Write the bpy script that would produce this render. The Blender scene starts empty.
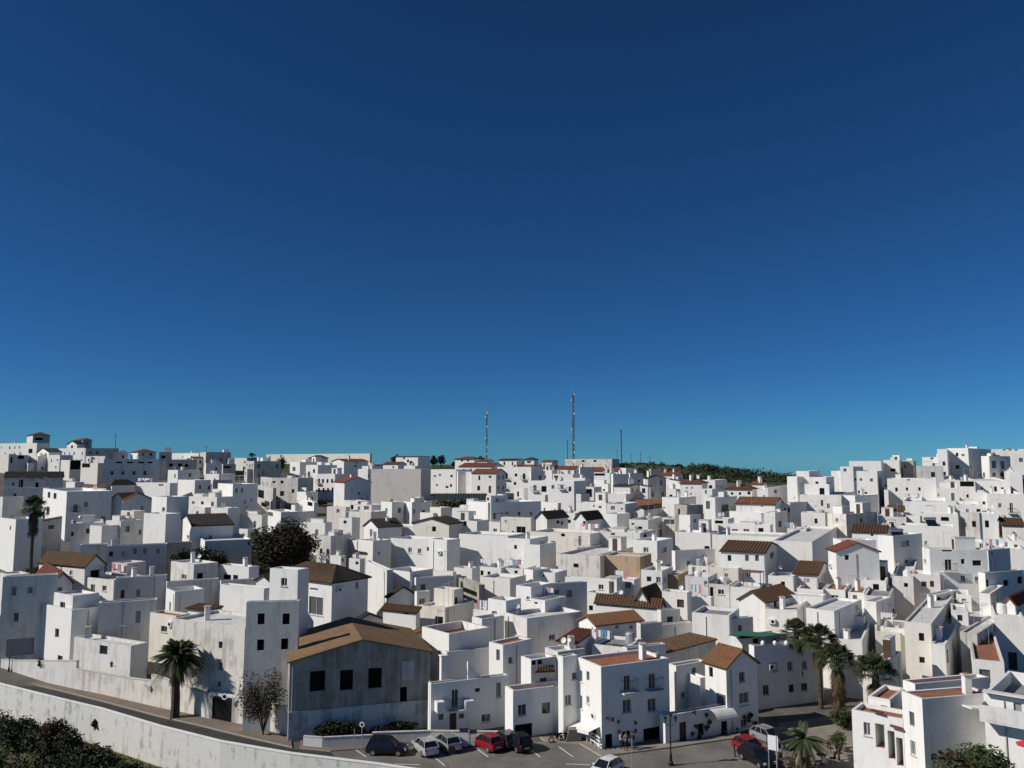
import bpy, math, random
from mathutils import Vector, noise
R = math.radians
F = 800.0; PITCH = R(5.78); CP, SP = math.cos(PITCH), math.sin(PITCH)
scene = bpy.context.scene
C = scene.collection
rnd = random.Random(7)
SUN_EL, SUN_TH = 35.0, 13.0

# ---------------------------------------------------------------- camera maths (used once, to measure the place from the photo)
def ray(px, py):
    x = (px-512)/F; y = -(py-384)/F
    return (x, CP - y*SP, SP + y*CP)          # y forward, z up
def at(px, py, Y):
    d = ray(px, py); k = Y/d[1]
    return Vector((d[0]*k, Y, d[2]*k))
def on_z(px, py, z):
    d = ray(px, py); k = z/d[2]
    return Vector((d[0]*k, d[1]*k, z))
def pix(p):
    X, Y, Z = p
    dep = Y*CP + Z*SP; up = -Y*SP + Z*CP
    return (512+F*X/dep, 384-F*up/dep)
def rowz(py, Y): return at(512, py, Y).z
ZS = -24.0                                     # street level below the eye
US = [0, 200, 512, 780, 1024]
TAB = [(118, [605]*5), (142, [563]*5), (172, [536, 533, 531, 531, 531]), (225, [503, 502, 501, 500, 499]),
       (275, [478, 480, 482, 487, 477]), (310, [467, 471, 473, 485, 468]), (350, [455, 463, 465, 486, 460]), (400, [456, 465, 467, 489, 463])]
def interp(x, xs, ys):
    if x <= xs[0]: return ys[0]
    for i in range(1, len(xs)):
        if x <= xs[i]:
            t = (x-xs[i-1])/(xs[i]-xs[i-1]); return ys[i-1]*(1-t)+ys[i]*t
    return ys[-1]
NEAR_Y = [90, 102]; NEAR_Z = [ZS, -22.6]
FAR = [(460, -10), (600, -30), (900, -60), (5000, -90)]
def terr(u, Y):
    """ground height at column u, distance Y"""
    if Y <= 90: return ZS
    pts = [(90, ZS), (102, -22.6)] + [(y, rowz(interp(u, US, r), y)) for y, r in TAB]
    pts += [(y, z) for y, z in FAR]
    return interp(Y, [p[0] for p in pts], [p[1] for p in pts])
def terr_xy(x, Y, z=-15):
    u = 512 + F*x/max(Y*CP+z*SP, 1); return terr(u, Y)
def y_for_height(u, yt, h):
    best = None
    Y = 66.0
    while Y < 395:
        if rowz(yt, Y) - terr(u, Y) <= h: return Y
        Y += 0.5
    return 395.0
def y_for_base(u, yb):
    Y = 66.0
    while Y < 395:
        z = rowz(yb, Y)
        if z <= terr(u, Y): return Y
        Y += 0.25
    return 395.0

# ---------------------------------------------------------------- objects
def empty(name, loc=(0, 0, 0), rz=0.0):
    o = bpy.data.objects.new(name, None); o.location = loc; o.rotation_euler = (0, 0, rz)
    o.empty_display_size = 0.5; C.objects.link(o); return o
def tag(o, label=None, cat=None, group=None, kind=None):
    if label: o['label'] = label
    if cat: o['category'] = cat
    if group: o['group'] = group
    if kind: o['kind'] = kind
    return o
class MB:
    """collects polygons in world (or local) coordinates and links them as one mesh object"""
    def __init__(s): s.v = []; s.f = []; s.m = []; s.mats = []
    def mi(s, mat):
        if mat not in s.mats: s.mats.append(mat)
        return s.mats.index(mat)
    def poly(s, pts, mat):
        n = len(s.v); s.v += [tuple(p) for p in pts]; s.f.append(tuple(range(n, n+len(pts)))); s.m.append(s.mi(mat))
    def box(s, c, sx, sy, sz, mat, rz=0.0, bottom=True, tilt=0.0):
        """c = centre of the base"""
        ca, sa = math.cos(rz), math.sin(rz); P = []
        for z in (0, sz):
            for x, y in ((-sx/2, -sy/2), (sx/2, -sy/2), (sx/2, sy/2), (-sx/2, sy/2)):
                zz = z + tilt*y
                P.append((c[0]+x*ca-y*sa, c[1]+x*sa+y*ca, c[2]+zz))
        q = [(0, 1, 5, 4), (1, 2, 6, 5), (2, 3, 7, 6), (3, 0, 4, 7), (4, 5, 6, 7)]
        if bottom: q.append((3, 2, 1, 0))
        for f in q: s.poly([P[i] for i in f], mat)
    def obox(s, O, ux, uy, uz, mat):
        """box from corner O with three edge vectors"""
        O = Vector(O); ux = Vector(ux); uy = Vector(uy); uz = Vector(uz)
        P = [O, O+ux, O+ux+uy, O+uy]; P += [p+uz for p in P]
        fl = ux.cross(uy).dot(uz) < 0
        for f in ((0, 1, 5, 4), (1, 2, 6, 5), (2, 3, 7, 6), (3, 0, 4, 7), (4, 5, 6, 7), (3, 2, 1, 0)):
            if fl: f = f[::-1]
            s.poly([P[i] for i in f], mat)
    def tube(s, pts, rad, mat, n=6, caps=True):
        rads = rad if isinstance(rad, (list, tuple)) else [rad]*len(pts)
        pts = [Vector(p) for p in pts]; rings = []
        for i, p in enumerate(pts):
            d = (pts[min(i+1, len(pts)-1)]-pts[max(i-1, 0)])
            if d.length < 1e-9: d = Vector((0, 0, 1))
            d.normalize(); a = d.cross(Vector((0, 0, 1)) if abs(d.z) < .9 else Vector((1, 0, 0))).normalized(); b = d.cross(a)
            rings.append([p+(a*math.cos(2*math.pi*k/n)+b*math.sin(2*math.pi*k/n))*rads[i] for k in range(n)])
        for i in range(len(rings)-1):
            for k in range(n):
                s.poly([rings[i][k], rings[i+1][k], rings[i+1][(k+1) % n], rings[i][(k+1) % n]], mat)
        if caps:
            s.poly(rings[0], mat); s.poly(rings[-1][::-1], mat)
    def lathe(s, c, prof, mat, n=12):
        """prof = [(r, z)...] about a vertical axis at c"""
        for i in range(len(prof)-1):
            for k in range(n):
                a0, a1 = 2*math.pi*k/n, 2*math.pi*(k+1)/n
                (r0, z0), (r1, z1) = prof[i], prof[i+1]
                P = [(c[0]+r0*math.cos(a0), c[1]+r0*math.sin(a0), c[2]+z0), (c[0]+r0*math.cos(a1), c[1]+r0*math.sin(a1), c[2]+z0),
                     (c[0]+r1*math.cos(a1), c[1]+r1*math.sin(a1), c[2]+z1), (c[0]+r1*math.cos(a0), c[1]+r1*math.sin(a0), c[2]+z1)]
                if r0 < 1e-6: P = [P[0]]+P[2:]
                elif r1 < 1e-6: P = P[:3]
                s.poly(P, mat)
    def build(s, name, parent=None, smooth=False, origin=None):
        me = bpy.data.meshes.new(name)
        off = Vector(origin) if origin is not None else (parent_world(parent) if parent else Vector((0, 0, 0)))
        me.from_pydata([(v[0]-off.x, v[1]-off.y, v[2]-off.z) for v in s.v], [], s.f)
        for m in s.mats: me.materials.append(m)
        me.polygons.foreach_set('material_index', s.m)
        if smooth: me.polygons.foreach_set('use_smooth', [True]*len(s.f))
        me.update()
        o = bpy.data.objects.new(name, me); C.objects.link(o)
        if parent: o.parent = parent
        elif origin is not None: o.location = off
        return o
def parent_world(p):
    v = Vector((0, 0, 0))
    while p: v += Vector(p.location); p = p.parent
    return v
def copy_tree(o, parent=None):
    c = o.copy(); C.objects.link(c); c.parent = parent
    for ch in list(o.children): copy_tree(ch, c)
    return c

# ---------------------------------------------------------------- materials
def nt(mat):
    mat.use_nodes = True; t = mat.node_tree; t.nodes.clear()
    o = t.nodes.new('ShaderNodeOutputMaterial'); b = t.nodes.new('ShaderNodeBsdfPrincipled'); t.links.new(b.outputs[0], o.inputs[0])
    return t, b
def plain(name, col, rough=.7, metal=0.0, spec=.5, emit=None):
    m = bpy.data.materials.new(name); t, b = nt(m)
    b.inputs['Base Color'].default_value = (*col, 1); b.inputs['Roughness'].default_value = rough; b.inputs['Metallic'].default_value = metal
    b.inputs['Specular IOR Level'].default_value = spec
    return m
def mixcol(t, fac, a, b_, mode='MIX'):
    n = t.nodes.new('ShaderNodeMix'); n.data_type = 'RGBA'; n.blend_type = mode
    for i, x in ((0, fac), (6, a), (7, b_)):
        if hasattr(x, 'node'): t.links.new(x, n.inputs[i])
        elif i == 0: n.inputs[0].default_value = x
        else: n.inputs[i].default_value = (*x, 1)
    return n.outputs[2]
def noise_n(t, scale, detail=4, vec=None, rough=.6, dim=None):
    n = t.nodes.new('ShaderNodeTexNoise'); n.inputs['Scale'].default_value = scale; n.inputs['Detail'].default_value = detail
    n.inputs['Roughness'].default_value = rough
    if vec is not None: t.links.new(vec, n.inputs['Vector'])
    return n.outputs['Fac']
def ramp(t, fac, stops):
    n = t.nodes.new('ShaderNodeValToRGB'); e = n.color_ramp.elements
    while len(e) < len(stops): e.new(0.5)
    for i, (p, c) in enumerate(stops):
        e[i].position = p; e[i].color = (*(c if isinstance(c, tuple) else (c, c, c)), 1)
    t.links.new(fac, n.inputs[0]); return n.outputs[0]
def mapping(t, src, sc):
    m = t.nodes.new('ShaderNodeMapping'); m.inputs['Scale'].default_value = sc; t.links.new(src, m.inputs[0]); return m.outputs[0]
def bump(t, b, h, strength, dist=.05):
    n = t.nodes.new('ShaderNodeBump'); n.inputs['Strength'].default_value = strength; n.inputs['Distance'].default_value = dist
    t.links.new(h, n.inputs['Height']); t.links.new(n.outputs[0], b.inputs['Normal'])
def wall_mat(name, col, stain=(.35, .33, .3), amt=.5, vary=.06, hard=(.52, .72), scale=.45, rough=.85):
    """whitewash: blotches, rain streaks and a small tint that changes from house to house"""
    m = bpy.data.materials.new(name); t, b = nt(m)
    g = t.nodes.new('ShaderNodeNewGeometry').outputs['Position']; oi = t.nodes.new('ShaderNodeObjectInfo').outputs['Random']
    big = noise_n(t, scale, 6, g, .65)
    streak = noise_n(t, 1.0, 4, mapping(t, g, (1.6, 1.6, .16)), .6)
    mul = t.nodes.new('ShaderNodeMath'); mul.operation = 'MULTIPLY'; t.links.new(big, mul.inputs[0]); t.links.new(streak, mul.inputs[1])
    sc = t.nodes.new('ShaderNodeMath'); sc.operation = 'MULTIPLY'; sc.inputs[1].default_value = 2.0; t.links.new(mul.outputs[0], sc.inputs[0])
    k = ramp(t, sc.outputs[0], [(hard[0], 0.0), (hard[1], amt)])
    c = mixcol(t, k, col, stain)
    v = ramp(t, oi, [(0, (1-vary*1.6, 1-vary*1.5, 1-vary*1.5)), (.35, (1-vary*.3, 1-vary*.5, 1-vary)), (.7, (1-vary*.9,)*3), (1, (1, 1, 1))])
    c = mixcol(t, 1.0, c, v, 'MULTIPLY')
    fine = noise_n(t, 3.5, 3, g)
    c = mixcol(t, .12, c, ramp(t, fine, [(.3, .55), (.7, 1.0)]), 'MULTIPLY')
    t.links.new(c, b.inputs['Base Color']); b.inputs['Roughness'].default_value = rough; b.inputs['Specular IOR Level'].default_value = .2
    bump(t, b, noise_n(t, 1.3, 5, g), .25, .06)
    return m
def tile_mat(name, a, b_, lichen, k=.5):
    m = bpy.data.materials.new(name); t, b = nt(m)
    g = t.nodes.new('ShaderNodeNewGeometry').outputs['Position']
    n1 = noise_n(t, 2.6, 5, g, .7); n2 = noise_n(t, .5, 4, g, .6)
    c = mixcol(t, ramp(t, n1, [(.35, 0.0), (.65, 1.0)]), a, b_)
    c = mixcol(t, ramp(t, n2, [(.42, 0.0), (.62, k)]), c, lichen)
    oi = t.nodes.new('ShaderNodeObjectInfo').outputs['Random']
    c = mixcol(t, 1.0, c, ramp(t, oi, [(0, .75), (1, 1.1)]), 'MULTIPLY')
    t.links.new(c, b.inputs['Base Color']); b.inputs['Roughness'].default_value = .9; b.inputs['Specular IOR Level'].default_value = .15
    bump(t, b, n1, .5, .05)
    return m
def noisy(name, a, b_, scale, rough=.9, bs=.3, detail=5, lo=.35, hi=.65, dist=.05):
    m = bpy.data.materials.new(name); t, b = nt(m)
    g = t.nodes.new('ShaderNodeNewGeometry').outputs['Position']; n = noise_n(t, scale, detail, g, .65)
    t.links.new(mixcol(t, ramp(t, n, [(lo, 0.0), (hi, 1.0)]), a, b_), b.inputs['Base Color'])
    b.inputs['Roughness'].default_value = rough; b.inputs['Specular IOR Level'].default_value = .2
    bump(t, b, n, bs, dist); return m
def leaf_mat(name, a, b_, trans=.15):
    m = bpy.data.materials.new(name); t, b = nt(m)
    g = t.nodes.new('ShaderNodeNewGeometry').outputs['Position']; n = noise_n(t, 1.1, 4, g, .7)
    t.links.new(mixcol(t, ramp(t, n, [(.35, 0.0), (.65, 1.0)]), a, b_), b.inputs['Base Color'])
    b.inputs['Roughness'].default_value = .65; b.inputs['Specular IOR Level'].default_value = .2
    return m
M = dict(
 W=wall_mat('whitewash', (.82, .805, .77), amt=.18, vary=.045),
 V=wall_mat('old_whitewash', (.74, .725, .69), amt=.42, hard=(.44, .7)),
 C=wall_mat('cream_plaster', (.77, .725, .64), amt=.25),
 T=wall_mat('tan_plaster', (.63, .585, .54), amt=.25, vary=.02),
 K=wall_mat('pinkish_plaster', (.71, .655, .63), amt=.3),
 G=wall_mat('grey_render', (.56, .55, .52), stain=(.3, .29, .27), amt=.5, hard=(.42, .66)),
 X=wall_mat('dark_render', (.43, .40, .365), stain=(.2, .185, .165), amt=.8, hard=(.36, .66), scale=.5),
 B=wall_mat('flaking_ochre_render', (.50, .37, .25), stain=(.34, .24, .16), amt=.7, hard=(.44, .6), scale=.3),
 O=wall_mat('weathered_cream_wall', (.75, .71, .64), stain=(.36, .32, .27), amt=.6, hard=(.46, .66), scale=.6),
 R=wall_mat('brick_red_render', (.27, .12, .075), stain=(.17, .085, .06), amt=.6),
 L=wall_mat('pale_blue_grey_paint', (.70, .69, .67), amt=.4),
 tb=tile_mat('brown_tiles', (.15, .078, .042), (.085, .05, .032), (.10, .085, .055)),
 to=tile_mat('orange_tiles', (.30, .14, .07), (.20, .10, .055), (.20, .14, .085), .4),
 tw=tile_mat('ochre_tiles', (.29, .175, .095), (.20, .125, .07), (.15, .12, .075), .5),
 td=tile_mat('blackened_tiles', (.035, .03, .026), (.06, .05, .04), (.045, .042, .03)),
 tr=tile_mat('red_tiles', (.20, .07, .048), (.12, .048, .036), (.17, .08, .05), .25),
 tm=tile_mat('mixed_tiles', (.26, .15, .085), (.10, .06, .038), (.14, .12, .08), .5),
 fw=noisy('pale_roof_screed', (.70, .69, .66), (.52, .51, .49), .9),
 fg=noisy('grey_roof_felt', (.30, .30, .30), (.2, .2, .2), .9),
 fr=noisy('terracotta_roof_paving', (.34, .14, .085), (.24, .11, .07), 1.5),
 cop=noisy('coping', (.62, .6, .56), (.42, .4, .37), 2.0),
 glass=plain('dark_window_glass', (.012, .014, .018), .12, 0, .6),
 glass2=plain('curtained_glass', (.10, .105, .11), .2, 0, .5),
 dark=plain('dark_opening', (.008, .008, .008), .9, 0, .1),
 frame=plain('white_frame', (.5, .5, .48), .5),
 brown=plain('brown_wood', (.07, .035, .02), .6),
 green=plain('green_wood', (.02, .06, .035), .6),
 shut=noisy('grey_shutter', (.33, .34, .35), (.26, .27, .28), 6),
 iron=plain('black_iron', (.012, .012, .012), .5, .3),
 metal=plain('galvanised_metal', (.45, .46, .48), .35, .8),
 alu=plain('grey_pole_paint', (.35, .36, .38), .5, .2),
 plastic=plain('white_plastic', (.75, .75, .73), .4),
 pot=plain('terracotta_pot', (.32, .11, .06), .8),
 solar=plain('solar_glass', (.01, .014, .03), .1, 0, .8),
 redcloth=plain('red_cloth', (.5, .03, .06), .9), pink=plain('pink_cloth', (.55, .22, .28), .9), bluecloth=plain('blue_cloth', (.15, .3, .42), .9), whitecloth=plain('white_cloth', (.75, .75, .75), .9),
 awn=plain('green_awning', (.03, .14, .08), .8), awb=plain('brown_awning', (.19, .09, .07), .85), awr=plain('red_awning', (.3, .05, .05), .85),
 awd=plain('dark_net', (.03, .03, .032), .9), aww=plain('white_awning', (.74, .73, .7), .8),
)

# ---------------------------------------------------------------- houses
def tiles(mb, e0, e1, r1, r0, mat, Y, under=True, thick=.12):
    """roof slope: eave e0->e1, ridge r0->r1, ribbed like rows of curved tiles, with a slab edge under it"""
    e0, e1, r0, r1 = map(Vector, (e0, e1, r0, r1))
    nrm = (e1-e0).cross(r0-e0)
    if nrm.length < 1e-6: nrm = (e1-e0).cross(r1-e0)
    nrm.normalize()
    if nrm.z < 0: nrm.negate()
    L = (e1-e0).length; pitch = .34 if Y < 110 else (.45 if Y < 170 else 0)
    n = max(1, int(L/pitch)) if pitch else 1
    hmp = .085 if Y < 110 else .1
    cols = []
    if n == 1:
        cols = [(0, 0.0), (1, 0.0)]
    else:
        for i in range(n):
            cols += [((i+.0)/n, 0.0), ((i+.32)/n, hmp), ((i+.68)/n, hmp)]
        cols.append((1, 0.0))
    prev = None
    for t, h in cols:
        a = e0.lerp(e1, t)+nrm*h; b = r0.lerp(r1, t)+nrm*h
        if prev: mb.poly([prev[0], a, b, prev[1]], mat)
        prev = (a, b)
    dn = nrm*-thick
    mb.poly([e0, e0+dn, e1+dn, e1], mat)
    if (r1-r0).length > .01: mb.poly([r0, r1, r1+dn, r0+dn], mat)
    mb.poly([e0, r0, r0+dn, e0+dn], mat); mb.poly([e1, e1+dn, r1+dn, r1], mat)
    if under: mb.poly([e0+dn, r0+dn, r1+dn, e1+dn], mat)

def wall_face(mb, O, u, W, z0, z1, holes, mat, dep=.16):
    """vertical wall with real openings; O base corner xy, u unit direction, outside on the right of u"""
    n = (u[1], -u[0])
    cx = sorted({0.0, W, *[round(h[0], 3) for h in holes], *[round(h[1], 3) for h in holes]})
    cz = sorted({z0, z1, *[round(h[2], 3) for h in holes], *[round(h[3], 3) for h in holes]})
    P = lambda s, z, d=0.0: (O[0]+u[0]*s-n[0]*d, O[1]+u[1]*s-n[1]*d, z)
    for i in range(len(cx)-1):
        run = None
        for j in range(len(cz)-1):
            a, b, c, d = cx[i], cx[i+1], cz[j], cz[j+1]
            inside = any(h[0]-1e-3 < (a+b)/2 < h[1]+1e-3 and h[2]-1e-3 < (c+d)/2 < h[3]+1e-3 for h in holes)
            if not inside: mb.poly([P(a, c), P(b, c), P(b, d), P(a, d)], mat)
    for (a, b, c, d) in holes:
        mb.poly([P(a, c), P(a, c, dep), P(a, d, dep), P(a, d)][::-1], mat)
        mb.poly([P(b, c), P(b, c, dep), P(b, d, dep), P(b, d)], mat)
        mb.poly([P(a, c), P(b, c), P(b, c, dep), P(a, c, dep)][::-1], mat)
        mb.poly([P(a, d), P(b, d), P(b, d, dep), P(a, d, dep)], mat)

WN = {'w': 'window', 'd': 'door', 'b': 'window', 's': 'shutter', 'D': 'opening', 'g': 'garage_door', 'v': 'window', 'a': 'window'}
def opening(kind, root, O, u, a, b, c, d, Y, dep=.16):
    n = (u[1], -u[0])
    P = lambda s, z, q=0.0: Vector((O[0]+u[0]*s-n[0]*q, O[1]+u[1]*s-n[1]*q, z))
    m = MB()
    if kind == 'r':
        wm = M['V']; D1 = 1.5
        m.poly([P(a, c, D1), P(b, c, D1), P(b, d, D1), P(a, d, D1)], wm); m.poly([P(a, c, dep), P(a, c, D1), P(a, d, D1), P(a, d, dep)], wm); m.poly([P(b, c, D1), P(b, c, dep), P(b, d, dep), P(b, d, D1)], wm)
        m.poly([P(a, c, dep), P(b, c, dep), P(b, c, D1), P(a, c, D1)], M['fr']); m.poly([P(a, d, dep), P(a, d, D1), P(b, d, D1), P(b, d, dep)], wm)
        return m.build('loggia', root)
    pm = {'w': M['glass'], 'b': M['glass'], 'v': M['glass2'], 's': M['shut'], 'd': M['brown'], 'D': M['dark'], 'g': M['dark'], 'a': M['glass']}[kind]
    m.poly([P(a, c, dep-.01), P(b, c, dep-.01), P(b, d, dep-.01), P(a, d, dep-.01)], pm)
    if kind == 's' and Y < 150:
        k = int((d-c)/.12)
        for i in range(k): m.obox(P(a, c+i*.12, dep-.015), Vector((u[0], u[1], 0))*(b-a), Vector((n[0], n[1], 0))*.02, (0, 0, .06), pm)
    o = m.build(WN[kind], root)
    if Y < 190 and kind in 'wbvd' and (kind == 'b' or rnd.random() < .6):
        f = MB(); fm = M['frame'] if kind != 'd' else M['brown']; t = .06 if Y < 110 else .09
        U = Vector((u[0], u[1], 0)); N = Vector((n[0], n[1], 0))
        for (s0, s1, z0, z1) in ((a, b, c, c+t), (a, b, d-t, d), (a, a+t, c+t, d-t), (b-t, b, c+t, d-t), ((a+b)/2-t/2, (a+b)/2+t/2, c+t, d-t)):
            if kind == 'd' and s0 > a+.1 and s0 < b-.2: continue
            f.obox(P(s0, z0, dep-.012), U*(s1-s0), N*.05, (0, 0, z1-z0), fm)
        f.build('frame', o)
        if kind in 'wv' and Y < 150:
            f = MB(); f.obox(P(a-.08, c-.08, .0), U*(b-a+.16), N*.09, (0, 0, .07), M['cop']); f.build('sill', o)
        if kind in 'w' and Y < 100 and (b-a) < 1.6:
            f = MB()
            for i in range(1, int((b-a)/.14)): f.tube([P(a+i*.14, c+.01, -.03), P(a+i*.14, d-.01, -.03)], .010, M['iron'], 4)
            f.build('grille', o)
    if kind == 'b':
        f = MB(); U = Vector((u[0], u[1], 0)); N = Vector((n[0], n[1], 0)); e = .45
        f.obox(P(a-e, c-.14, -.003), U*(b-a+2*e), N*.75, (0, 0, .12), M['W'])
        bl = f.build('balcony', root)
        f = MB(); A, B_, D_, E = P(a-e+.04, c, -.72), P(b+e-.04, c, -.72), P(a-e+.04, c, -.02), P(b+e-.04, c, -.02)
        r = .02 if Y < 150 else .04
        for z in (.06, 1.0):
            q = Vector((0, 0, z)); f.tube([D_+q, A+q, B_+q, E+q], r, M['iron'], 4)
        k = max(3, int((b-a+2*e)/(.14 if Y < 110 else .3)))
        for i in range(k+1):
            p = A.lerp(B_, i/k); f.tube([p, p+Vector((0, 0, 1))], r*.6, M['iron'], 4)
        f.build('railing', bl)
    return o

def clutter(root, C0, U, V, lu, lv, z, rs, Y, items):
    """small things on a flat roof: each one a part of its house"""
    def spot(m=.8): return C0 + U*rs.uniform(m, max(m+.01, lu-m)) + V*rs.uniform(m, max(m+.01, lv-m))
    for it in items:
        p = spot(); p.z = z; m = MB(); big = 1 if Y < 150 else 1.25
        if it == 'c':
            w = .5*big; m.box(p, w, w, 1.3*big, M['W'], rs.random()); m.box(p+Vector((0, 0, 1.36*big)), w+.14, w+.14, .09, M['cop'], 0)
            for k in range(3): m.tube([p+Vector((-.12+.12*k, 0, 1.4*big)), p+Vector((-.12+.12*k, 0, 1.6*big))], .04, M['pot'], 5)
            m.build('chimney', root)
        elif it == 'a':
            r = .022 if Y < 150 else .035; h = rs.uniform(2.0, 3.4); m.tube([p, p+Vector((0, 0, h))], r, M['alu'], 4)
            a = rs.uniform(-.6, .6); d = Vector((math.cos(a), math.sin(a), 0)); e = Vector((-d.y, d.x, 0)); t = p+Vector((0, 0, h-.15))
            m.tube([t-d*.1, t+d*1.0], r*.7, M['alu'], 4)
            for k in range(6): q = t+d*(.15*k+.1); m.tube([q-e*(.32-.02*k), q+e*(.32-.02*k)], r*.5, M['alu'], 3)
            m.build('television_antenna', root)
        elif it == 't':
            m.lathe(p, [(.0, 0), (.5, 0), (.52, .1), (.52, 1.0), (.4, 1.15), (0, 1.2)], M['plastic'] if rs.random() < .6 else M['alu'], 10); m.build('water_tank', root, True)
        elif it == 's':
            m.tube([p, p+Vector((0, 0, .9))], .03, M['alu'], 4)
            c = p+Vector((0, -.05, 1.1)); n = Vector((rs.uniform(-.6, .2), -.8, .45)).normalized(); a = n.cross(Vector((0, 0, 1))).normalized(); b = n.cross(a)
            pr = []; K = 10
            for r, q in ((0, 0), (.17, .03), (.3, .09)):
                pr.append([c+n*q+(a*math.cos(2*math.pi*k/K)+b*math.sin(2*math.pi*k/K))*r for k in range(K)])
            for i in range(2):
                for k in range(K):
                    P = [pr[i][k], pr[i][(k+1) % K], pr[i+1][(k+1) % K], pr[i+1][k]]
                    if i == 0: P = P[1:]
                    m.poly(P, M['plastic'])
            m.tube([c+n*.09-b*.28, c+n*.35], .012, M['alu'], 3); m.build('satellite_dish', root)
        elif it == 'l':
            d = U*min(3.5, lu*.6); q = p; hz = Vector((0, 0, 1.7))
            q2 = q+d
            m.tube([q, q+hz], .03, M['alu'], 4); m.tube([q2, q2+hz], .03, M['alu'], 4); m.tube([q+hz*.97, q2+hz*.97], .012, M['alu'], 3)
            k = 0.08
            while k < .85:
                w = rs.uniform(.1, .2); l = rs.uniform(.5, 1.1); cm = M[rs.choice(['whitecloth', 'whitecloth', 'whitecloth', 'bluecloth', 'whitecloth', 'pink'])]
                A = q+hz*.97+d*k; B_ = q+hz*.97+d*min(k+w, .97); o1 = V*.03
                m.poly([A, B_, B_-Vector((0, 0, l)), A-Vector((0, 0, l*.96))], cm); m.poly([A+o1, A+o1-Vector((0, 0, l*.9)), B_+o1-Vector((0, 0, l*.9)), B_+o1], cm)
                k += w+.04
            m.build('washing_line', root)
        elif it == 'o':
            # solar water heater: tilted panel and drum
            f = Vector((0, -1, 0)); s = Vector((1, 0, 0)); top = Vector((0, .8, 1.0))
            m.obox(p-s*.9, s*1.8, top, Vector((0, -.06, .05)), M['solar']); m.tube([p-s*1.0+top+Vector((0, .1, .25)), p+s*1.0+top+Vector((0, .1, .25))], .27, M['metal'], 10)
            m.tube([p-s*.8+Vector((0, .8, 0)), p-s*.8+top], .03, M['alu'], 4); m.tube([p+s*.8+Vector((0, .8, 0)), p+s*.8+top], .03, M['alu'], 4)
            m.build('solar_heater', root)
        elif it == 'x':
            w, l, h = rs.uniform(1.6, 2.4), rs.uniform(1.8, 2.8), rs.uniform(2.0, 2.5)
            w = min(w, lu*.45); l = min(l, lv*.45)
            a = math.atan2(U.y, U.x); q = C0+U*(lu*rs.choice([.28, .72]))+V*(lv*.7); q.z = z
            m.box(q, w, l, h, M['W'], a); m.box(q+Vector((0, 0, h)), w+.1, l+.1, .07, M['cop'], a); hs = m.build('stair_hut', root)
            m = MB(); n = -V; dd = q - V*(l/2+.012); m.obox(dd-U*.38, U*.76, n*.03, (0, 0, 1.9), M['brown']); m.build('door', hs)
            hs.name = 'stair_hut'
        elif it == 'q':
            w, l, h = rs.uniform(1.2, 3.2), rs.uniform(1.0, 2.4), rs.uniform(.6, 1.9); w = min(w, lu*.5); l = min(l, lv*.45)
            q = C0+U*rs.uniform(w/2+.25, max(w/2+.26, lu-w/2-.25))+V*rs.uniform(l/2+.3, max(l/2+.31, lv-l/2-.3)); q.z = z
            m.box(q, w, l, h, M['W'], math.atan2(U.y, U.x)); m.box(q+Vector((0, 0, h)), w+.08, l+.08, .06, M['cop'], math.atan2(U.y, U.x)); m.build('terrace_box', root)
        elif it == 'p':
            w, l = min(2.8, lu*.6), min(2.2, lv*.5); q = C0+U*(lu*.5-w/2)+V*(lv*.35); q.z = z
            for du in (0, w):
                for dv in (0, l): m.tube([q+U*du+V*dv, q+U*du+V*dv+Vector((0, 0, 2.1))], .05, M['brown'], 4)
            m.obox(q-U*.1-V*.1+Vector((0, 0, 2.1)), U*(w+.2), V*(l+.2), (0, 0, .05), M['awb'] if rs.random() < .5 else M['awd']); m.build('pergola', root)

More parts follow.
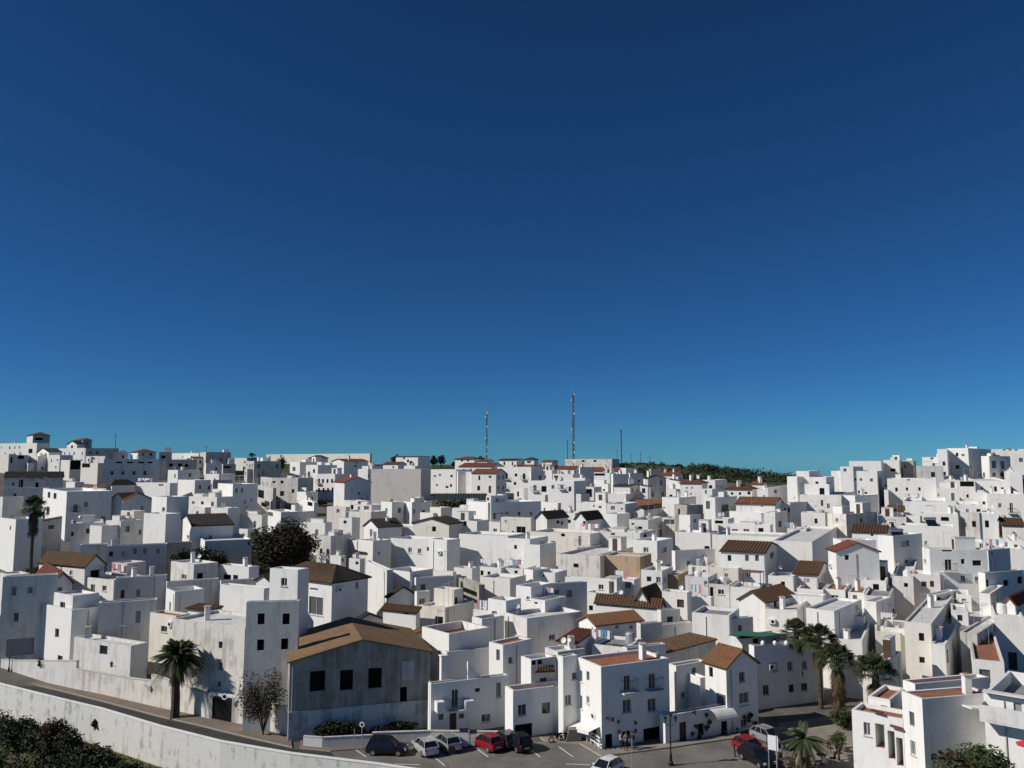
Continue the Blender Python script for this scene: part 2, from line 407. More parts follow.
last = {}
NB = []     # (px,py) of every house for neighbour checks
def house(x0, xc, x1, yt, hs, a='-', flags='', wins='', label=None, cat='house'):
    global last
    fl = flags.split(); opt = {}
    sub = 'sub' in fl
    wallm = M['W']; tile = M['tb']; floor = M['fw']; roof = 'f'; rise = 0.0; par = .7; dep = None; items = ''; nohs = False
    for f in fl:
        if len(f) == 1 and f in 'WVCTKGXBORL': wallm = M[f]
        elif f in ('tb', 'to', 'td', 'tr', 'tm', 'tw'): tile = M[f]
        elif f in ('fw', 'fg', 'fr'): floor = M[f]
        elif f[:2] in ('gA', 'gB', 'sA', 'sB') or f[0] == 'h' and f[1:].replace('.', '').isdigit(): roof = f[:2] if f[0] in 'gs' else 'h'; rise = float(f[2:] if f[0] in 'gs' else f[1:])
        elif f[0] == 'd' and f[1:].replace('.', '').isdigit(): dep = float(f[1:])
        elif f[0] == 'p' and f[1:].replace('.', '').isdigit(): par = float(f[1:])
        elif f[0] == '+': items = f[1:]
    um = (x0+x1)/2
    hs = str(hs)
    if hs[0] == '@': Y = y_for_base(xc, float(hs[1:]))
    elif hs[0] == '=': Y = last['Y']+float(hs[1:] or 0)
    elif hs[0] == 'Y': Y = float(hs[1:])
    else: Y = y_for_height(xc, yt, float(hs))
    C0 = at(xc, yt, Y); z1 = C0.z
    tl, tr = (at(x0, yt, 1.0).x, at(x1, yt, 1.0).x)
    def sA(a): return (C0.x-tl*C0.y)/max(math.cos(a)+tl*math.sin(a), .08)
    def sB(a): return (tr*C0.y-C0.x)/max(math.sin(a)-tr*math.cos(a), .08)
    dd = dep or max(5.0, min(9.0, (x1-x0)*Y/F*.8))
    if xc <= x0: ang = R(66 if a == '-' else float(a)); LA, LB = dd, sB(ang)
    elif xc >= x1: ang = R(28 if a == '-' else float(a)); LA, LB = sA(ang), dd
    else:
        if a == '-':
            ang = min([R(k) for k in range(24, 65, 2)], key=lambda q: sA(q)*math.sin(q)+sB(q)*math.cos(q) if math.sin(q)-tr*math.cos(q) > .1 and math.cos(q)+tl*math.sin(q) > .1 else 99)
        else: ang = R(float(a))
        LA, LB = sA(ang), sB(ang)
        if dep: LB = dep if (xc-x0) > (x1-xc) else LB; LA = dep if (xc-x0) < (x1-xc) else LA
    if ang < R(24) and 'keep' not in fl: ang = R(28); LA, LB = sA(ang), (dd if x1-xc < 3 else sB(ang))
    LA, LB = min(max(LA, .8), 60), min(max(LB, .8), 60)
    A = Vector((-math.cos(ang), math.sin(ang), 0)); B = Vector((math.sin(ang), math.cos(ang), 0))
    if sub: z0 = min(last['z0']+.37, C0.z-2)
    else:
        mid = C0+A*LA*.5+B*LB*.5
        z0 = min(terr_xy(C0.x, C0.y), terr_xy(*(C0+A*LA).xy), terr_xy(*(C0+B*LB).xy), terr_xy(mid.x, mid.y))-1.2
        if z1-z0 < 2.4: z0 = z1-2.4
    if not sub:
        root = empty(cat.replace(' ', '_'), (C0.x, C0.y, max(z0, terr_xy(C0.x, C0.y))))
        tag(root, label, cat, 'white houses of the hillside town' if cat in ('house',) else None)
        body_parent = root
    else: root = last['root']; body_parent = root
    # openings
    spec = []
    if wins and not wins.startswith('auto'):
        for w in wins.split():
            k = 'w'
            if w[-1].isalpha(): k = w[-1]; w = w[:-1]
            q = [float(x) for x in w.split(',')]
            if len(q) == 2: q += [2.6, 4.2]
            spec.append((k, *q))
    holesA, holesB = [], []
    PAR = par if roof == 'f' else 0
    def plane_hit(px, py, face):
        d = Vector(ray(px, py)); D = A if face == 0 else B; n = -B if face == 0 else -A
        k = n.dot(C0)/n.dot(d); p = d*k
        return (p-C0).dot(D), p.z
    for (k, px, py, w, h) in spec:
        face = 0 if px < xc else 1
        L = LA if face == 0 else LB
        s0, _ = plane_hit(px-w/2, py, face); s1, _ = plane_hit(px+w/2, py, face); sm, zt = plane_hit(px, py-h/2, face); _, zb = plane_hit(px, py+h/2, face)
        s0, s1 = sorted((s0, s1)); s0 = max(s0, .1); s1 = min(s1, L-.1)
        zt = min(zt, z1-.1-(0 if roof == 'f' else -rise*0)); zb = max(zb, z0+.1)
        if s1-s0 < .2 or zt-zb < .2: continue
        if s1-s0 < .45: m_ = (s0+s1)/2; s0, s1 = max(.1, m_-.25), min(L-.1, m_+.25)
        (holesA if face == 0 else holesB).append([s0, s1, zb, zt, k])
    rs = random.Random(int(x0*7+yt*13+x1))
    if wins.startswith('auto') or (not spec and 'blank' not in fl):
        n = int(wins[4:] or 0) if wins.startswith('auto') else 0
        for face, L, hl in ((0, LA, holesA), (1, LB, holesB)):
            if (face == 0 and xc <= x0) or (face == 1 and xc >= x1): continue
            if L < 2.2: continue
            kmax = max(1, int(L/2.6)); top = z1-PAR-(.5 if z1-z0 > 3 else .1)
            for st in range(3):
                zt = top-st*2.9-rs.uniform(0, .3)
                if zt-1.4 < z0+.3: break
                for j in range(kmax):
                    if rs.random() < (.62 if Y > 150 else .5):
                        w = rs.choice([.6, .75, .9, .9]); h = rs.choice([.7, 1.1, 1.2, 1.3]); k = rs.choice('wwwwvvsd' if st else 'wwwvv')
                        if k == 'd': h = 1.9; w = .85
                        c = (j+.5+rs.uniform(-.15, .15))*L/kmax
                        if zt-h < z0+.2 or c-w/2 < .3 or c+w/2 > L-.3: continue
                        hl.append([c-w/2, c+w/2, zt-h, zt, k])
    # drop overlaps
    def clean(hl):
        out = []
        for h in hl:
            if all(h[1]+.05 < o[0] or h[0]-.05 > o[1] or h[3]+.05 < o[2] or h[2]-.05 > o[3] for o in out): out.append(h)
        return out
    holesA, holesB = clean(holesA), clean(holesB)
    mb = MB()
    uA = (-A.x, -A.y); OA = C0+A*LA      # face A runs from its far end to the corner, outside on the right
    hA = [(LA-h[1], LA-h[0], h[2], h[3]) for h in holesA]
    slopeA = slopeB = 0
    zA = zB = z1; zfarA = zfarB = z1
    wall_face(mb, (OA.x, OA.y), uA, LA, z0, z1, hA, wallm)
    wall_face(mb, (C0.x, C0.y), (B.x, B.y), LB, z0, z1, [tuple(h[:4]) for h in holesB], wallm)
    K = C0+A*LA+B*LB; PB = C0+B*LB
    V3 = lambda p, z: Vector((p.x, p.y, z))
    mb.poly([V3(PB, z0), V3(K, z0), V3(K, z1), V3(PB, z1)], wallm)
    mb.poly([V3(K, z0), V3(OA, z0), V3(OA, z1), V3(K, z1)], wallm)
    t = min(.22, LA*.2, LB*.2); c = [C0, PB, K, OA]
    inn = [C0+A*t+B*t, PB+A*t-B*t, K-A*t-B*t, OA-A*t+B*t]
    cm = wallm
    bodyname = 'wall' if not sub else 'upper_room'
    if roof == 'f':
        ct = .05; oh = .035
        for i in range(4):
            j = (i+1) % 4
            mb.poly([V3(inn[j], z1-PAR), V3(inn[i], z1-PAR), V3(inn[i], z1), V3(inn[j], z1)], cm)
            mb.poly([V3(c[i], z1), V3(c[j], z1), V3(inn[j], z1), V3(inn[i], z1)], M['cop'] if Y < 140 and rs.random() < .5 else cm)
    wall = mb.build(bodyname, body_parent)
    hold = root if not sub else wall
    rf = MB()
    if roof == 'f':
        rf.poly([V3(p, z1-PAR) for p in inn], floor)
        rf.poly([V3(p, z1-PAR-.2) for p in inn][::-1], floor)
        rf.build('roof', hold)
    else:
        gb = MB(); e = .25 if Y < 160 else .3
        z1 += .0
        def up(p, h): return Vector((p.x, p.y, p.z+h))
        Ct, PBt, Kt, OAt = [V3(p, z1) for p in (C0, PB, K, OA)]
        if rise < 0: pass
        hgt = rise*Y/F*(1.0 if Y < 80 else .74) if rise > 0 else 1.0        # rise given in pixels
        if roof == 'gA':   # ridge parallel to A; gable ends on B side
            m0 = (Ct+PBt)/2; m1 = (OAt+Kt)/2; sl = hgt/(LB/2)
            gb.poly([Ct, PBt, up(m0, hgt)], wallm); gb.poly([Kt, OAt, up(m1, hgt)], wallm)
            r0 = up(m0-A*e, hgt+.05); r1 = up(m1+A*e, hgt+.05); d = -sl*e+.05
            tiles(rf, up(OAt-B*e+A*e, d), up(Ct-B*e-A*e, d), r0, r1, tile, Y); tiles(rf, up(PBt+B*e-A*e, d), up(Kt+B*e+A*e, d), r1, r0, tile, Y)
        elif roof == 'gB':
            m0 = (Ct+OAt)/2; m1 = (PBt+Kt)/2; sl = hgt/(LA/2)
            gb.poly([OAt, Ct, up(m0, hgt)], wallm); gb.poly([PBt, Kt, up(m1, hgt)], wallm)
            r0 = up(m0-B*e, hgt+.05); r1 = up(m1+B*e, hgt+.05); d = -sl*e+.05
            tiles(rf, up(Ct-B*e-A*e, d), up(PBt+B*e-A*e, d), r1, r0, tile, Y); tiles(rf, up(Kt+B*e+A*e, d), up(OAt-B*e+A*e, d), r0, r1, tile, Y)
        elif roof == 'h':
            e *= 1.4; c4 = [up(Ct-A*e-B*e, .03), up(PBt-A*e+B*e, .03), up(Kt+A*e+B*e, .03), up(OAt+A*e-B*e, .03)]
            if LA > LB: q = A*(LA/2-LB*.42); 
            else: q = B*(LB/2-LA*.42)
            if q.length < .05: q = A*.05
            mid = (Ct+Kt)/2; 
            ra, rb = up(mid-q, hgt+.03), up(mid+q, hgt+.03)
            if LA > LB:
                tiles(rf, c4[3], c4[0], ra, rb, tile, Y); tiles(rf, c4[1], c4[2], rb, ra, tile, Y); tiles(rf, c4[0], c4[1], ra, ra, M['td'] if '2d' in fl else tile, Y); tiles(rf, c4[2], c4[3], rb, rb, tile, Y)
            else:
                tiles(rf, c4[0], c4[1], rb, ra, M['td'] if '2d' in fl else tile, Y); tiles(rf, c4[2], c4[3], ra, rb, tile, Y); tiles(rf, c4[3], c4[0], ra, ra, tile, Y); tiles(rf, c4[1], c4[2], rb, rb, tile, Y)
        elif roof in ('sA', 'sB'):
            d = .05
            if roof == 'sA':   # low over face A, rising along B
                gb.poly([Ct, PBt, up(PBt, hgt)], wallm); gb.poly([Kt, OAt, up(Kt, hgt)], wallm); gb.poly([PBt, Kt, up(Kt, hgt), up(PBt, hgt)], wallm)
                s_ = hgt/LB*e
                tiles(rf, up(OAt-B*e+A*e, d-s_), up(Ct-B*e-A*e, d-s_), up(PBt-A*e, hgt+d), up(Kt+A*e, hgt+d), tile, Y)
            else:
                gb.poly([OAt, Ct, up(OAt, hgt)], wallm); gb.poly([PBt, Kt, up(Kt, hgt)], wallm); gb.poly([Kt, OAt, up(OAt, hgt), up(Kt, hgt)], wallm)
                s_ = hgt/LA*e
                tiles(rf, up(Ct-A*e-B*e, d-s_), up(PBt-A*e+B*e, d-s_), up(Kt+B*e, hgt+d), up(OAt-B*e, hgt+d), tile, Y)
        for fc in gb.f:
            g1 = MB(); g1.poly([gb.v[i] for i in fc], wallm); g1.build('gable', hold)
        rf.build('roof', hold)
    for h in holesA:
        opening(h[4], hold, (OA.x, OA.y), uA, LA-h[1], LA-h[0], h[2], h[3], Y)
    for h in holesB:
        opening(h[4], hold, (C0.x, C0.y), (B.x, B.y), h[0], h[1], h[2], h[3], Y)
    if not sub and cat == 'house' and Y < 125:
        for O_, D_, L_, n_, hl in ((C0, B, LB, -A, holesB), (C0, A, LA, -B, holesA)):
            if L_ < 3: continue
            for what in ('drainpipe', 'air_conditioner'):
                if rs.random() < (.55 if what == 'drainpipe' else .22):
                    c_ = rs.uniform(.2, L_-.9); zt_ = z1-rs.uniform(1.0, 2.6)
                    if any(h[0]-.5 < c_ < h[1]+1.0-(.6 if what == 'drainpipe' else 0) and (what == 'drainpipe' or h[2] < zt_+.7 and h[3] > zt_-.1) for h in hl): continue
                    m_ = MB(); p_ = V3(O_+D_*c_+n_*.06, zt_)
                    if what == 'drainpipe': m_.tube([V3(p_, z1-.3), V3(p_, z0)], .045, M['alu'] if rs.random() < .5 else wallm, 5)
                    else:
                        m_.obox(p_-n_*.04, D_*.8, n_*.3, (0, 0, .55), M['plastic']); q_ = p_+D_*.28+n_*.27+Vector((0, 0, .27)); U_ = D_*.2; Z_ = Vector((0, 0, .2))
                        m_.poly([q_+U_*math.cos(k*.785)+Z_*math.sin(k*.785) for k in range(8)], M['iron'])
                    m_.build(what, root)
    if not sub and wins.startswith('auto') and 'bare' not in fl and cat == 'house' and LA > 4 and Y > 105 and z1-z0 > 4.5 and rs.random() < .75:
        n_ = -B; w_ = LA*rs.uniform(.35, .6); s_ = rs.uniform(.05, .95-w_/LA)*LA; d_ = rs.uniform(1.6, 2.8); tp = z1-rs.uniform(1.6, 3.0)-PAR*.5
        q0 = C0+A*(s_+w_)+n_*d_; an = MB(); hs_ = []
        if w_ > 2 and tp-z0 > 2.6: hs_ = [(w_*.5-.4, w_*.5+.4, tp-1.9, tp-.9)]
        wall_face(an, (q0.x, q0.y), uA, w_, z0, tp, hs_, wallm); q1 = q0-A*w_
        e0, e1 = C0+A*(s_+w_), C0+A*s_
        an.poly([V3(q1, z0), V3(e1, z0), V3(e1, tp), V3(q1, tp)], wallm); an.poly([V3(e0, z0), V3(q0, z0), V3(q0, tp), V3(e0, tp)], wallm)
        tt = .2; i0, i1 = q0-A*tt-n_*tt, q1+A*tt-n_*tt; j0, j1 = e0-A*tt, e1+A*tt; pz = .55
        an.poly([V3(q0, tp), V3(q1, tp), V3(i1, tp), V3(i0, tp)], wallm); an.poly([V3(q1, tp), V3(e1, tp), V3(j1, tp), V3(i1, tp)], wallm); an.poly([V3(e0, tp), V3(q0, tp), V3(i0, tp), V3(j0, tp)], wallm)
        an.poly([V3(i0, tp), V3(i1, tp), V3(i1, tp-pz), V3(i0, tp-pz)], wallm); an.poly([V3(i1, tp), V3(j1, tp), V3(j1, tp-pz), V3(i1, tp-pz)], wallm); an.poly([V3(j0, tp), V3(i0, tp), V3(i0, tp-pz), V3(j0, tp-pz)], wallm)
        an.poly([V3(i0, tp-pz), V3(i1, tp-pz), V3(j1, tp-pz), V3(j0, tp-pz)], M['fw']); ao = an.build('annex', root)
        for h_ in hs_: opening('w', ao, (q0.x, q0.y), uA, *h_, Y)
    if roof == 'f' and not sub and not items and ('bare' not in fl or (LA*LB > 22 and Y < 200 and rs.random() < .7)):
        pool = 'ccaaaasxt' if Y < 130 else 'qqqqxccaast' if Y < 240 else 'qqqxcca'
        kk = (rs.choice([1, 2, 2, 3]) if Y < 130 else rs.choice([2, 2, 3, 4])) if LA*LB > 10 else 0
        if 'bare' in fl: pool = 'aac'
        items = ''.join(rs.choice(pool) for _ in range(kk)); items = items.replace('xx', 'x')
    if items and items != '-': clutter(hold, V3(C0, 0), A, B, LA, LB, (z1-PAR if roof == 'f' else z1+.1), rs, Y, items)
    if not sub: last = dict(root=root, Y=Y, C0=C0, A=A, B=B, LA=LA, LB=LB, ztop=z1-(PAR if roof == 'f' else 0), z1=z1, z0=z0)
    return root
DATA = r'''
# ---- skyline, left
262 370 372 453.5 5 8 | C d1.2 p.2 bare blank | | wall~long cream wall along the ridge behind the red roofs
565 612 614 459 6 8 | O p.3 bare | 583,461,3,2D 595,461,3,2D | depot~low brown-cream flat depot on the skyline beside the tallest mast
0 30 40 443 6 - | W fw +c | | low white skyline terrace house at the far left edge
27 33 50 435 7 50 | V h4.5 tb bare | 39,439,8,2.5D | skyline villa with brown hipped roof, leftmost on the ridge
23 37 38 443 6.5 20 | W bare | 30.5,451,4,4.5D | white house with arched porch below the leftmost skyline villa
37 49 62 452 7 50 | W gB6 td bare | 43,460 | white gabled house with pointed front below the leftmost skyline villa
67 77 85 444 6.5 30 | W gB4.5 td bare | 72,447,2,3D | white chapel-like gable with one arched opening on the ridge
74 83 92 440 8 45 | G h3 tb d6 bare | | skyline house with brown pyramid roof behind the chapel-like gable
59 85 87 448 6.5 8 | W p.9 bare | auto | long white parapet house under the chapel-like gable
85 86 119 448 7 60 | G bare | auto | long grey plain house on the ridge right of the chapel-like gable
112 113 128 452 6 66 | L | auto | bluish shaded skyline block left of the terracotta villa
0 9 16 454 7 30 | C bare | 11.5,460,2,6D | small cream box house at the far left edge under the ridge
10 11 28 455 6 64 | W | 21,457,6,4D | shaded white house with wide veranda opening beside a small cream box
25 38 40 456 5.5 10 | W | auto | bright low white wall house under the arched porch house
49 60 62 455 6.5 12 | W bare | auto | plain white block between pointed front house and black-openings house
61 70 81 460 7 40 | C bare | 75.5,465,10,9D | cream box house with large blackened right side near the ridge
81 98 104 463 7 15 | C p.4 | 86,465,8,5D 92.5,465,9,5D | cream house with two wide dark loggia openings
86 105 108 456 8 15 | K bare | 93,458.5,4,2 | pink-grey upper house behind the loggia house
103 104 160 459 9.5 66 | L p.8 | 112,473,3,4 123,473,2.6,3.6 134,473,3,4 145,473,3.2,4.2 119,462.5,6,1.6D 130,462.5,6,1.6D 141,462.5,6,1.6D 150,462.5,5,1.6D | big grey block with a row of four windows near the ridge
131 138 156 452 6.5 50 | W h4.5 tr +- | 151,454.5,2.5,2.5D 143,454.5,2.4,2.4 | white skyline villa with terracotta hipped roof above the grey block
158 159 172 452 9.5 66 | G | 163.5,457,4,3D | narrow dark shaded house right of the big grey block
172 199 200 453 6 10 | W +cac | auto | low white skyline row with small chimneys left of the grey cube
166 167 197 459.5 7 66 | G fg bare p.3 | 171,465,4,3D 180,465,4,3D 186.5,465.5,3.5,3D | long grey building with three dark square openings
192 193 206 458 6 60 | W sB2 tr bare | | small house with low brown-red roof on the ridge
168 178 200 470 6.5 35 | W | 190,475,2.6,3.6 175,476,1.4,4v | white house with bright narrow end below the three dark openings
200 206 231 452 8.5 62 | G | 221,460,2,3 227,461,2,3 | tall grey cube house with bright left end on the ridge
205 206 222 463 6 60 | W | auto | small shaded house under the tall grey ridge cube
222 223 236 464 5 66 | G fg p.2 | 227,467,8,2D | low dark-roofed grey house left of the bright cube
232 247 248 458 5 12 | W bare | auto | low cream-white skyline house left of the small ridge palm
246 254 281 461 9 55 | G p.3 | auto | grey-brown block with bright left end beside the dark cypress
206 219 235 474 5.5 20 | W +l | auto | white terrace house with tiny dark openings above the grey terraces
212 213 232 480 6 66 | G | auto | grey house behind the large two-window terrace
178 195 211 480 7.5 40 | W | 200,487,2.4,4 209,487.5,2.4,4 | white cube with two windows on its shaded right side
# long skyline wall and centre-left ridge
290 300 328 462 8 45 | W | 294,469,3,4v 307,474,3,2D | white house with bluish shaded side below the long ridge wall
309 314 328 458 6.5 50 | W h4 tr +- | 319,460.5,2.5,2.5D | small skyline villa with red hipped roof in front of the long wall
306 318 337 465 8 35 | W | 309,474,2,5b 314,471,2,4 311,482,2,5 | narrow white three-storey house with stacked balconies
316 335 345 474 7.5 22 | W p.5 | 319,481,2,5b 323,481,2,4 327.5,481,2,4 332,481,2,4 319,490,2,4 323.5,490.5,2,5 328,490,2,4 332.5,490,2,5 | ornate white townhouse with two rows of four tall windows
332 344 368 461 7 40 | W gB3 tr +c | 356,466,3,2D | white house with long red roof and small white gable on the ridge
334 344.5 371 482 8.5 62 | L gA7 tr +c | 359,493.5,2,3 362,499,2,2 | blue-grey gabled house with red ridge and bright left end
358 368 378 469 7 30 | W +c | 368,476,3,3D | white stepped house with round-topped chimneys by the tan block
345 356 358 463 6 14 | C gA2.5 tr bare | auto | small red-roofed ridge house among the long-wall rooftops
344 358 370 501 5 50 | L p.4 bare | auto | pale blue-grey low house under the blue-grey gable
327 346 350 507 6 12 | K | 338,511,3,4 | small pink house with one window left of pilastered terrace
350 372 374 505 6 10 | W | 352,507,3,5D 359,509,2.5,5v 366.5,508,5,4v | white terrace house with row of pale pilasters
342 371 373 512 6.5 8 | C bare blank | | plain cream wall house below the pilastered terrace
272 298 300 478 7 12 | G | 282,482,3,3D 274,482,3,2D 293,491,2.6,4 282,493.5,4,5 276,498,3,3 | grey-white house with scattered dark windows left of the narrow street
252 272 274 478 6.5 66 | G +p | auto | shadowed terrace house with cluttered balconies behind the brown tree
218 233 258 484 9 52 | W +aa | 236.5,490.5,2.6,5 242,490.5,2.6,5 245,502,2,4 251.5,500,2,3 246,508,2,3v 225,507.5,8,4D 224,503,3,3v | tall white block with bright blank left side and shaded windows
189 217 219 497 6.5 12 | W p.5 | auto | white stepped terrace with pale balcony left of a tall white block
212 218 220 489 7 12 | W bare blank | auto | narrow plain white block beside the stepped terrace
256 273 274 488 7 66 | G bare | 261,494,6,8D 267,504,5,6b | grey shaded house with stacked dark balconies
297 306 318 492 6 45 | W +l | auto | small white house beside the steep planted street
300 314 316 502 6 66 | W | 310,504,5,4D | cluttered shaded terrace house at the steep street bottom
268 281 299 512 5.5 60 | W | 270,514,6,4v | white low house with lattice behind the brown tree crown
282 298 299.5 512 5 12 | W bare blank | | small bright white box on the right shoulder of the brown tree
240 262 268 515 5 10 | W fw | auto | long low roof terrace above the brown tree
300 325 332 523 6 15 | W | auto | white wide house right of the brown tree crown
317 331 333 536 6.5 12 | V | 321,551,2.4,5 328,552,3,6 | white house with two tall windows right of the brown tree
339 352 360 518 6.5 14 | W +c | 345,522,3,3D | white house with a small dark wing above the arched courtyard
331 357 358 541 5.5 60 | L | 336,551,4,6D 348.5,550,3.5,5D | bluish courtyard house with two dark arched doors
# centre ridge
396 418 430 456 7 20 | W h0.1 tr p1 +- | 404,458,2,2 408,461,2,3 411,463,3,4D | white villa with small red roof lantern on the central ridge
455 474 476 459 6 14 | W h3.5 tr +- | 462,460.5,2,2D 468,460.5,2,2 | white skyline villa with red hipped roof left of first mast
478 487 489 461 5.5 14 | W gA2.2 tr bare | auto | tiny white house with red roof beside the first mast foot
499 517 519 460 6 12 | W gA2 td bare | auto | small white skyline house with dark ridge roof right of first mast
525 534 538 459.5 6.5 20 | W h3 td +- | 529,462,4,2D | tallest small white villa with dark red roof on the centre skyline
542 552 554 461.5 6 14 | W gA2 tr bare | auto | tiny white villa with flat red roof between the villa and big mast
459 491 492 466.5 6 8 | W gA5 tr bare | auto | long white row house with red-brown roof below the first mast
371 421 422.5 469 10 16 | T p1.2 d7 bare blank keep | 413,498,1.5,1.5D | big windowless tan block on the upper slope
362 372 374 466 7 12 | W +cc | 369,472,2,5 | white house with tall round-capped chimneys left of the tan block
383 398 400 464 5.5 14 | W gA3 tr bare | auto | small red-roofed house just behind the tan block
404 415 418 466 6 14 | W +cc | auto | white rooftop house with chimneys behind tan block right side
422 456 458 469.5 8 7 | W +a | 451.5,476,2.4,2.4D 435,476,2,2v 440,475,2,2v 451,485.5,2,3 447,487,3,2D 437,485,2,2v | long white house with small windows facing the hill car park
457 458 471 471 8 62 | W bare blank | | blank shaded white house right of the hill car park
466 478 487 472 8 30 | W bare blank | | white house with one lit and one shaded blank wall below the red roof
472 496 497 473 8.5 8 | W gA5.5 tr bare | auto | white house with long red roof left of the six-window block
497 531 532 467 9 6 | W p.5 +a | 501,474,1.6,2.4 506.5,476,2.6,6b 516,475,2.6,3 524,476.5,2.6,6b 500,483.5,1.6,2.4 505,485.5,2.6,6b 515,483.5,2.6,3 | large white apartment block with a two-row window front
530 531 545 471 8 66 | W fw | auto | shaded white house right of the large apartment block
541 552 554 470 6.5 14 | W | 545,477,2,3 | white roof-room house above the long balcony row
528 574 586 481 9 12 | W p1 +cc | 535,488,3,6b 544,489,5,6D 553,487,3,4 562,487,3,4b 570,489,2.6,5 | wide white house row with cornice and shaded right end
553 573 575 474 6 10 | W | 556,477,4,3D | white terraced house behind the wide cornice row
# red roofs strip
512 530 532 468 5.5 10 | W gA4.5 tr +c | auto | red-roofed row house behind the large apartment block
532 552 554 468 5.2 10 | W gA4.5 tr +c | auto | red-roofed row house second from the apartment block
556 574 576 469 5.2 10 | W gA4 tr +c | auto | red-roofed row house right below the big mast
590 618 619 471 5.2 8 | W gA5 tr +cc | auto | red-roofed row house right of the big mast foot
579 580 594 467 7 66 | W +c blank | | tall grey blank side wall between the red roofs below the mast
594 610 612 473 6.5 12 | W | 599,474.5,12,2.4D | white house with long dark veranda under the right red roof
594 604 606 480 6.5 60 | W | auto | small grey house below the long dark veranda
611 613 629 474 8.5 60 | W bare +c blank | | two-step blank grey house with white chimney on the upper slope
620 626 634 468 8 40 | W blank bare | | tall blank grey tower house on the upper slope right of mast
629 630 643 473 7.5 60 | W +c | 639,481,2,2D | grey house with single dark opening beside the blank tower house
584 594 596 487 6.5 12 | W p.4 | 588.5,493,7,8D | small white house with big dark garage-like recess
596 608 622 484 5.8 40 | W +l | 604,490,2,2D | cluttered white terrace house above the orange brick wall
604 626 632 494 5 12 | W fg +s | 606,493.5,3,3D 613,493.5,4,2D | low white house with dark slot windows above orange brick wall
645 648 666 478 8.5 56 | G gA3.5 td +c bare | | grey gabled house with blank side near the green hill
650 651 661 469 9 60 | G bare blank | | tall grey tower block against the green hill
661 678 680 475 6 12 | W gA5.5 tr +cc | auto | red-roofed white house just below the green hill
669 683 685 481 6 40 | W sB3 tb +c | auto | shadowed house with brown roof left of the red hipped villa
680 702 704 483 8.5 10 | W h6 tr +ccc | 687,488,2,2v 692,488,2,2 691,494,2,2 | white villa with red hipped roof and many white chimneys
726 752 757 489 7.5 12 | W h6 tr +ccc | 732,493.5,2.4,2.6D 740,493.5,2.4,2.6D 749,493,3,3D | white villa with red hipped roof and three square windows
702 715 727 480 7 30 | W +c | auto | white house with shaded right wall between the two red villas
702 712 716 489 8.5 20 | W bare | 699,497,2,4 706,492,2,4 | white stepped house right of the net-covered roof terrace
# centre mid
636 644 663 509 6.5 14 | W gB3 td bare | 650,516,2,3 | little white pointed gable in front of the red brick building
752 764 767 484 6.5 14 | W gA3 tr +cc | auto | small red-roofed house with chimneys right of the second red villa
757 769 771 490 6 20 | W +c | auto | low white house at the foot of the green hill
640 650 652 486 6.5 20 | W sB2 td +c | auto | small grey-white house under the blank tower, with dark roof edge
666 676 679 489 6 20 | W +cc | auto | cluttered little white house left of the red hipped villa
573 585 590 478 6.5 30 | W +c | auto | white link house under the tall grey blank side wall
545 556 560 489 6 20 | W +a | auto | low white house in front of the cornice row
614 630 640 486 6.5 14 | W gA2 td +cc | auto | white row house with thin dark roof in the upper centre
531 545 546 494 5.5 12 | W | 526,499,2,5 | white low terrace house below the wide cornice row
514 524 528 488 6.5 20 | W | 518,494,2,5D 520,500,4,3D | slim white house with tall white gate post
531 545 548 495 6 12 | W | auto | white roof terrace house above the long grey wall
555 581 583 494 6 8 | W bare | auto | wide white low block left of the garage-like recess
598 634 636 499.5 3.4 14 | B p.2 bare blank | | low orange brick wall building on the upper slope
636 661 662 500 5.5 8 | R p.4 bare blank | | low red brick building beside the orange one
381 392 404 502 7 45 | W | auto | white cube pair below the tan block, left one
403 412 432 502 7 55 | W | 414,511.5,2.4,5 423.5,513,3,6d | white house with dark door left of the cream chimney house
420 433 452 513 7.5 35 | C blank bare | | cream house with central square chimney tower
430 441 451 507.5 = 40 | C sub p.3 blank bare | |
452 468 469 508.5 6 12 | W | 460,514,2,3v | small white house behind the cream chimney tower
468 488 541 502.5 8.5 60 | W p.6 | 494,516,3,6 507,513,2,3 519,513.5,2.6,3.4 531,513.5,2.6,3.4 494,525,3,5 475,513,1.5,4v | very wide grey-sided white building below the hill car park
486 491 505 496 = 30 | W sub p.4 | 488,499,2,3D 497,500,2,3 |
364 378 402 527 7 50 | W gB9 td +c | | white gabled house with black tiled roof below the tan block
378 422 424 528 6.2 6 | W bare p.3 | 402,537,3,4 415,536,3,2D | long low white house joined to the black-roofed gable
413 449 450 524 7.5 6 | C gB7 fw td bare | 434,529,4,5D | wide cream gabled house left of the green-box terrace
449 477 489 521 7.5 14 | W | 465,523.5,3.4,5 455,536,2,2D 469,537.5,4,2D | plain white house with one upper window and green box
489 500 502 522 6 12 | W +p | auto | low white terrace with potted plants beside green box
501 531 534 518 7.5 12 | C p.6 | 521,531,9,9D 513,534,2,6v 506,521,2,2v | cream terraced house with deep veranda
390 430 432 540 7 8 | W p.5 | 410,550,3.4,5 419.5,551,3.6,5 428,549,2.4,4 | wide white wall with three windows and diagonal shadow
429 447 460 540 8 38 | W bare blank | | plain white cube in the centre left of a huge blank wall
459 508 509 536 8.5 5 | W bare blank p.4 | | huge blank white wall in the town centre
508 530 548 539 8.5 30 | W | 515.5,547,2,4 518,547,1.5,4 511.5,560,2,3 519.5,563,2.5,7b 533,561,3,4v | white corner house with blue-railed roof terrace beside the huge blank wall
524 540 556 545 =-2 30 | W sub p.9 | 540,545,6,2D |
358 373 391 541 7 40 | W p.4 | 379,553,2,3 | white box house with gate left of three-window wall
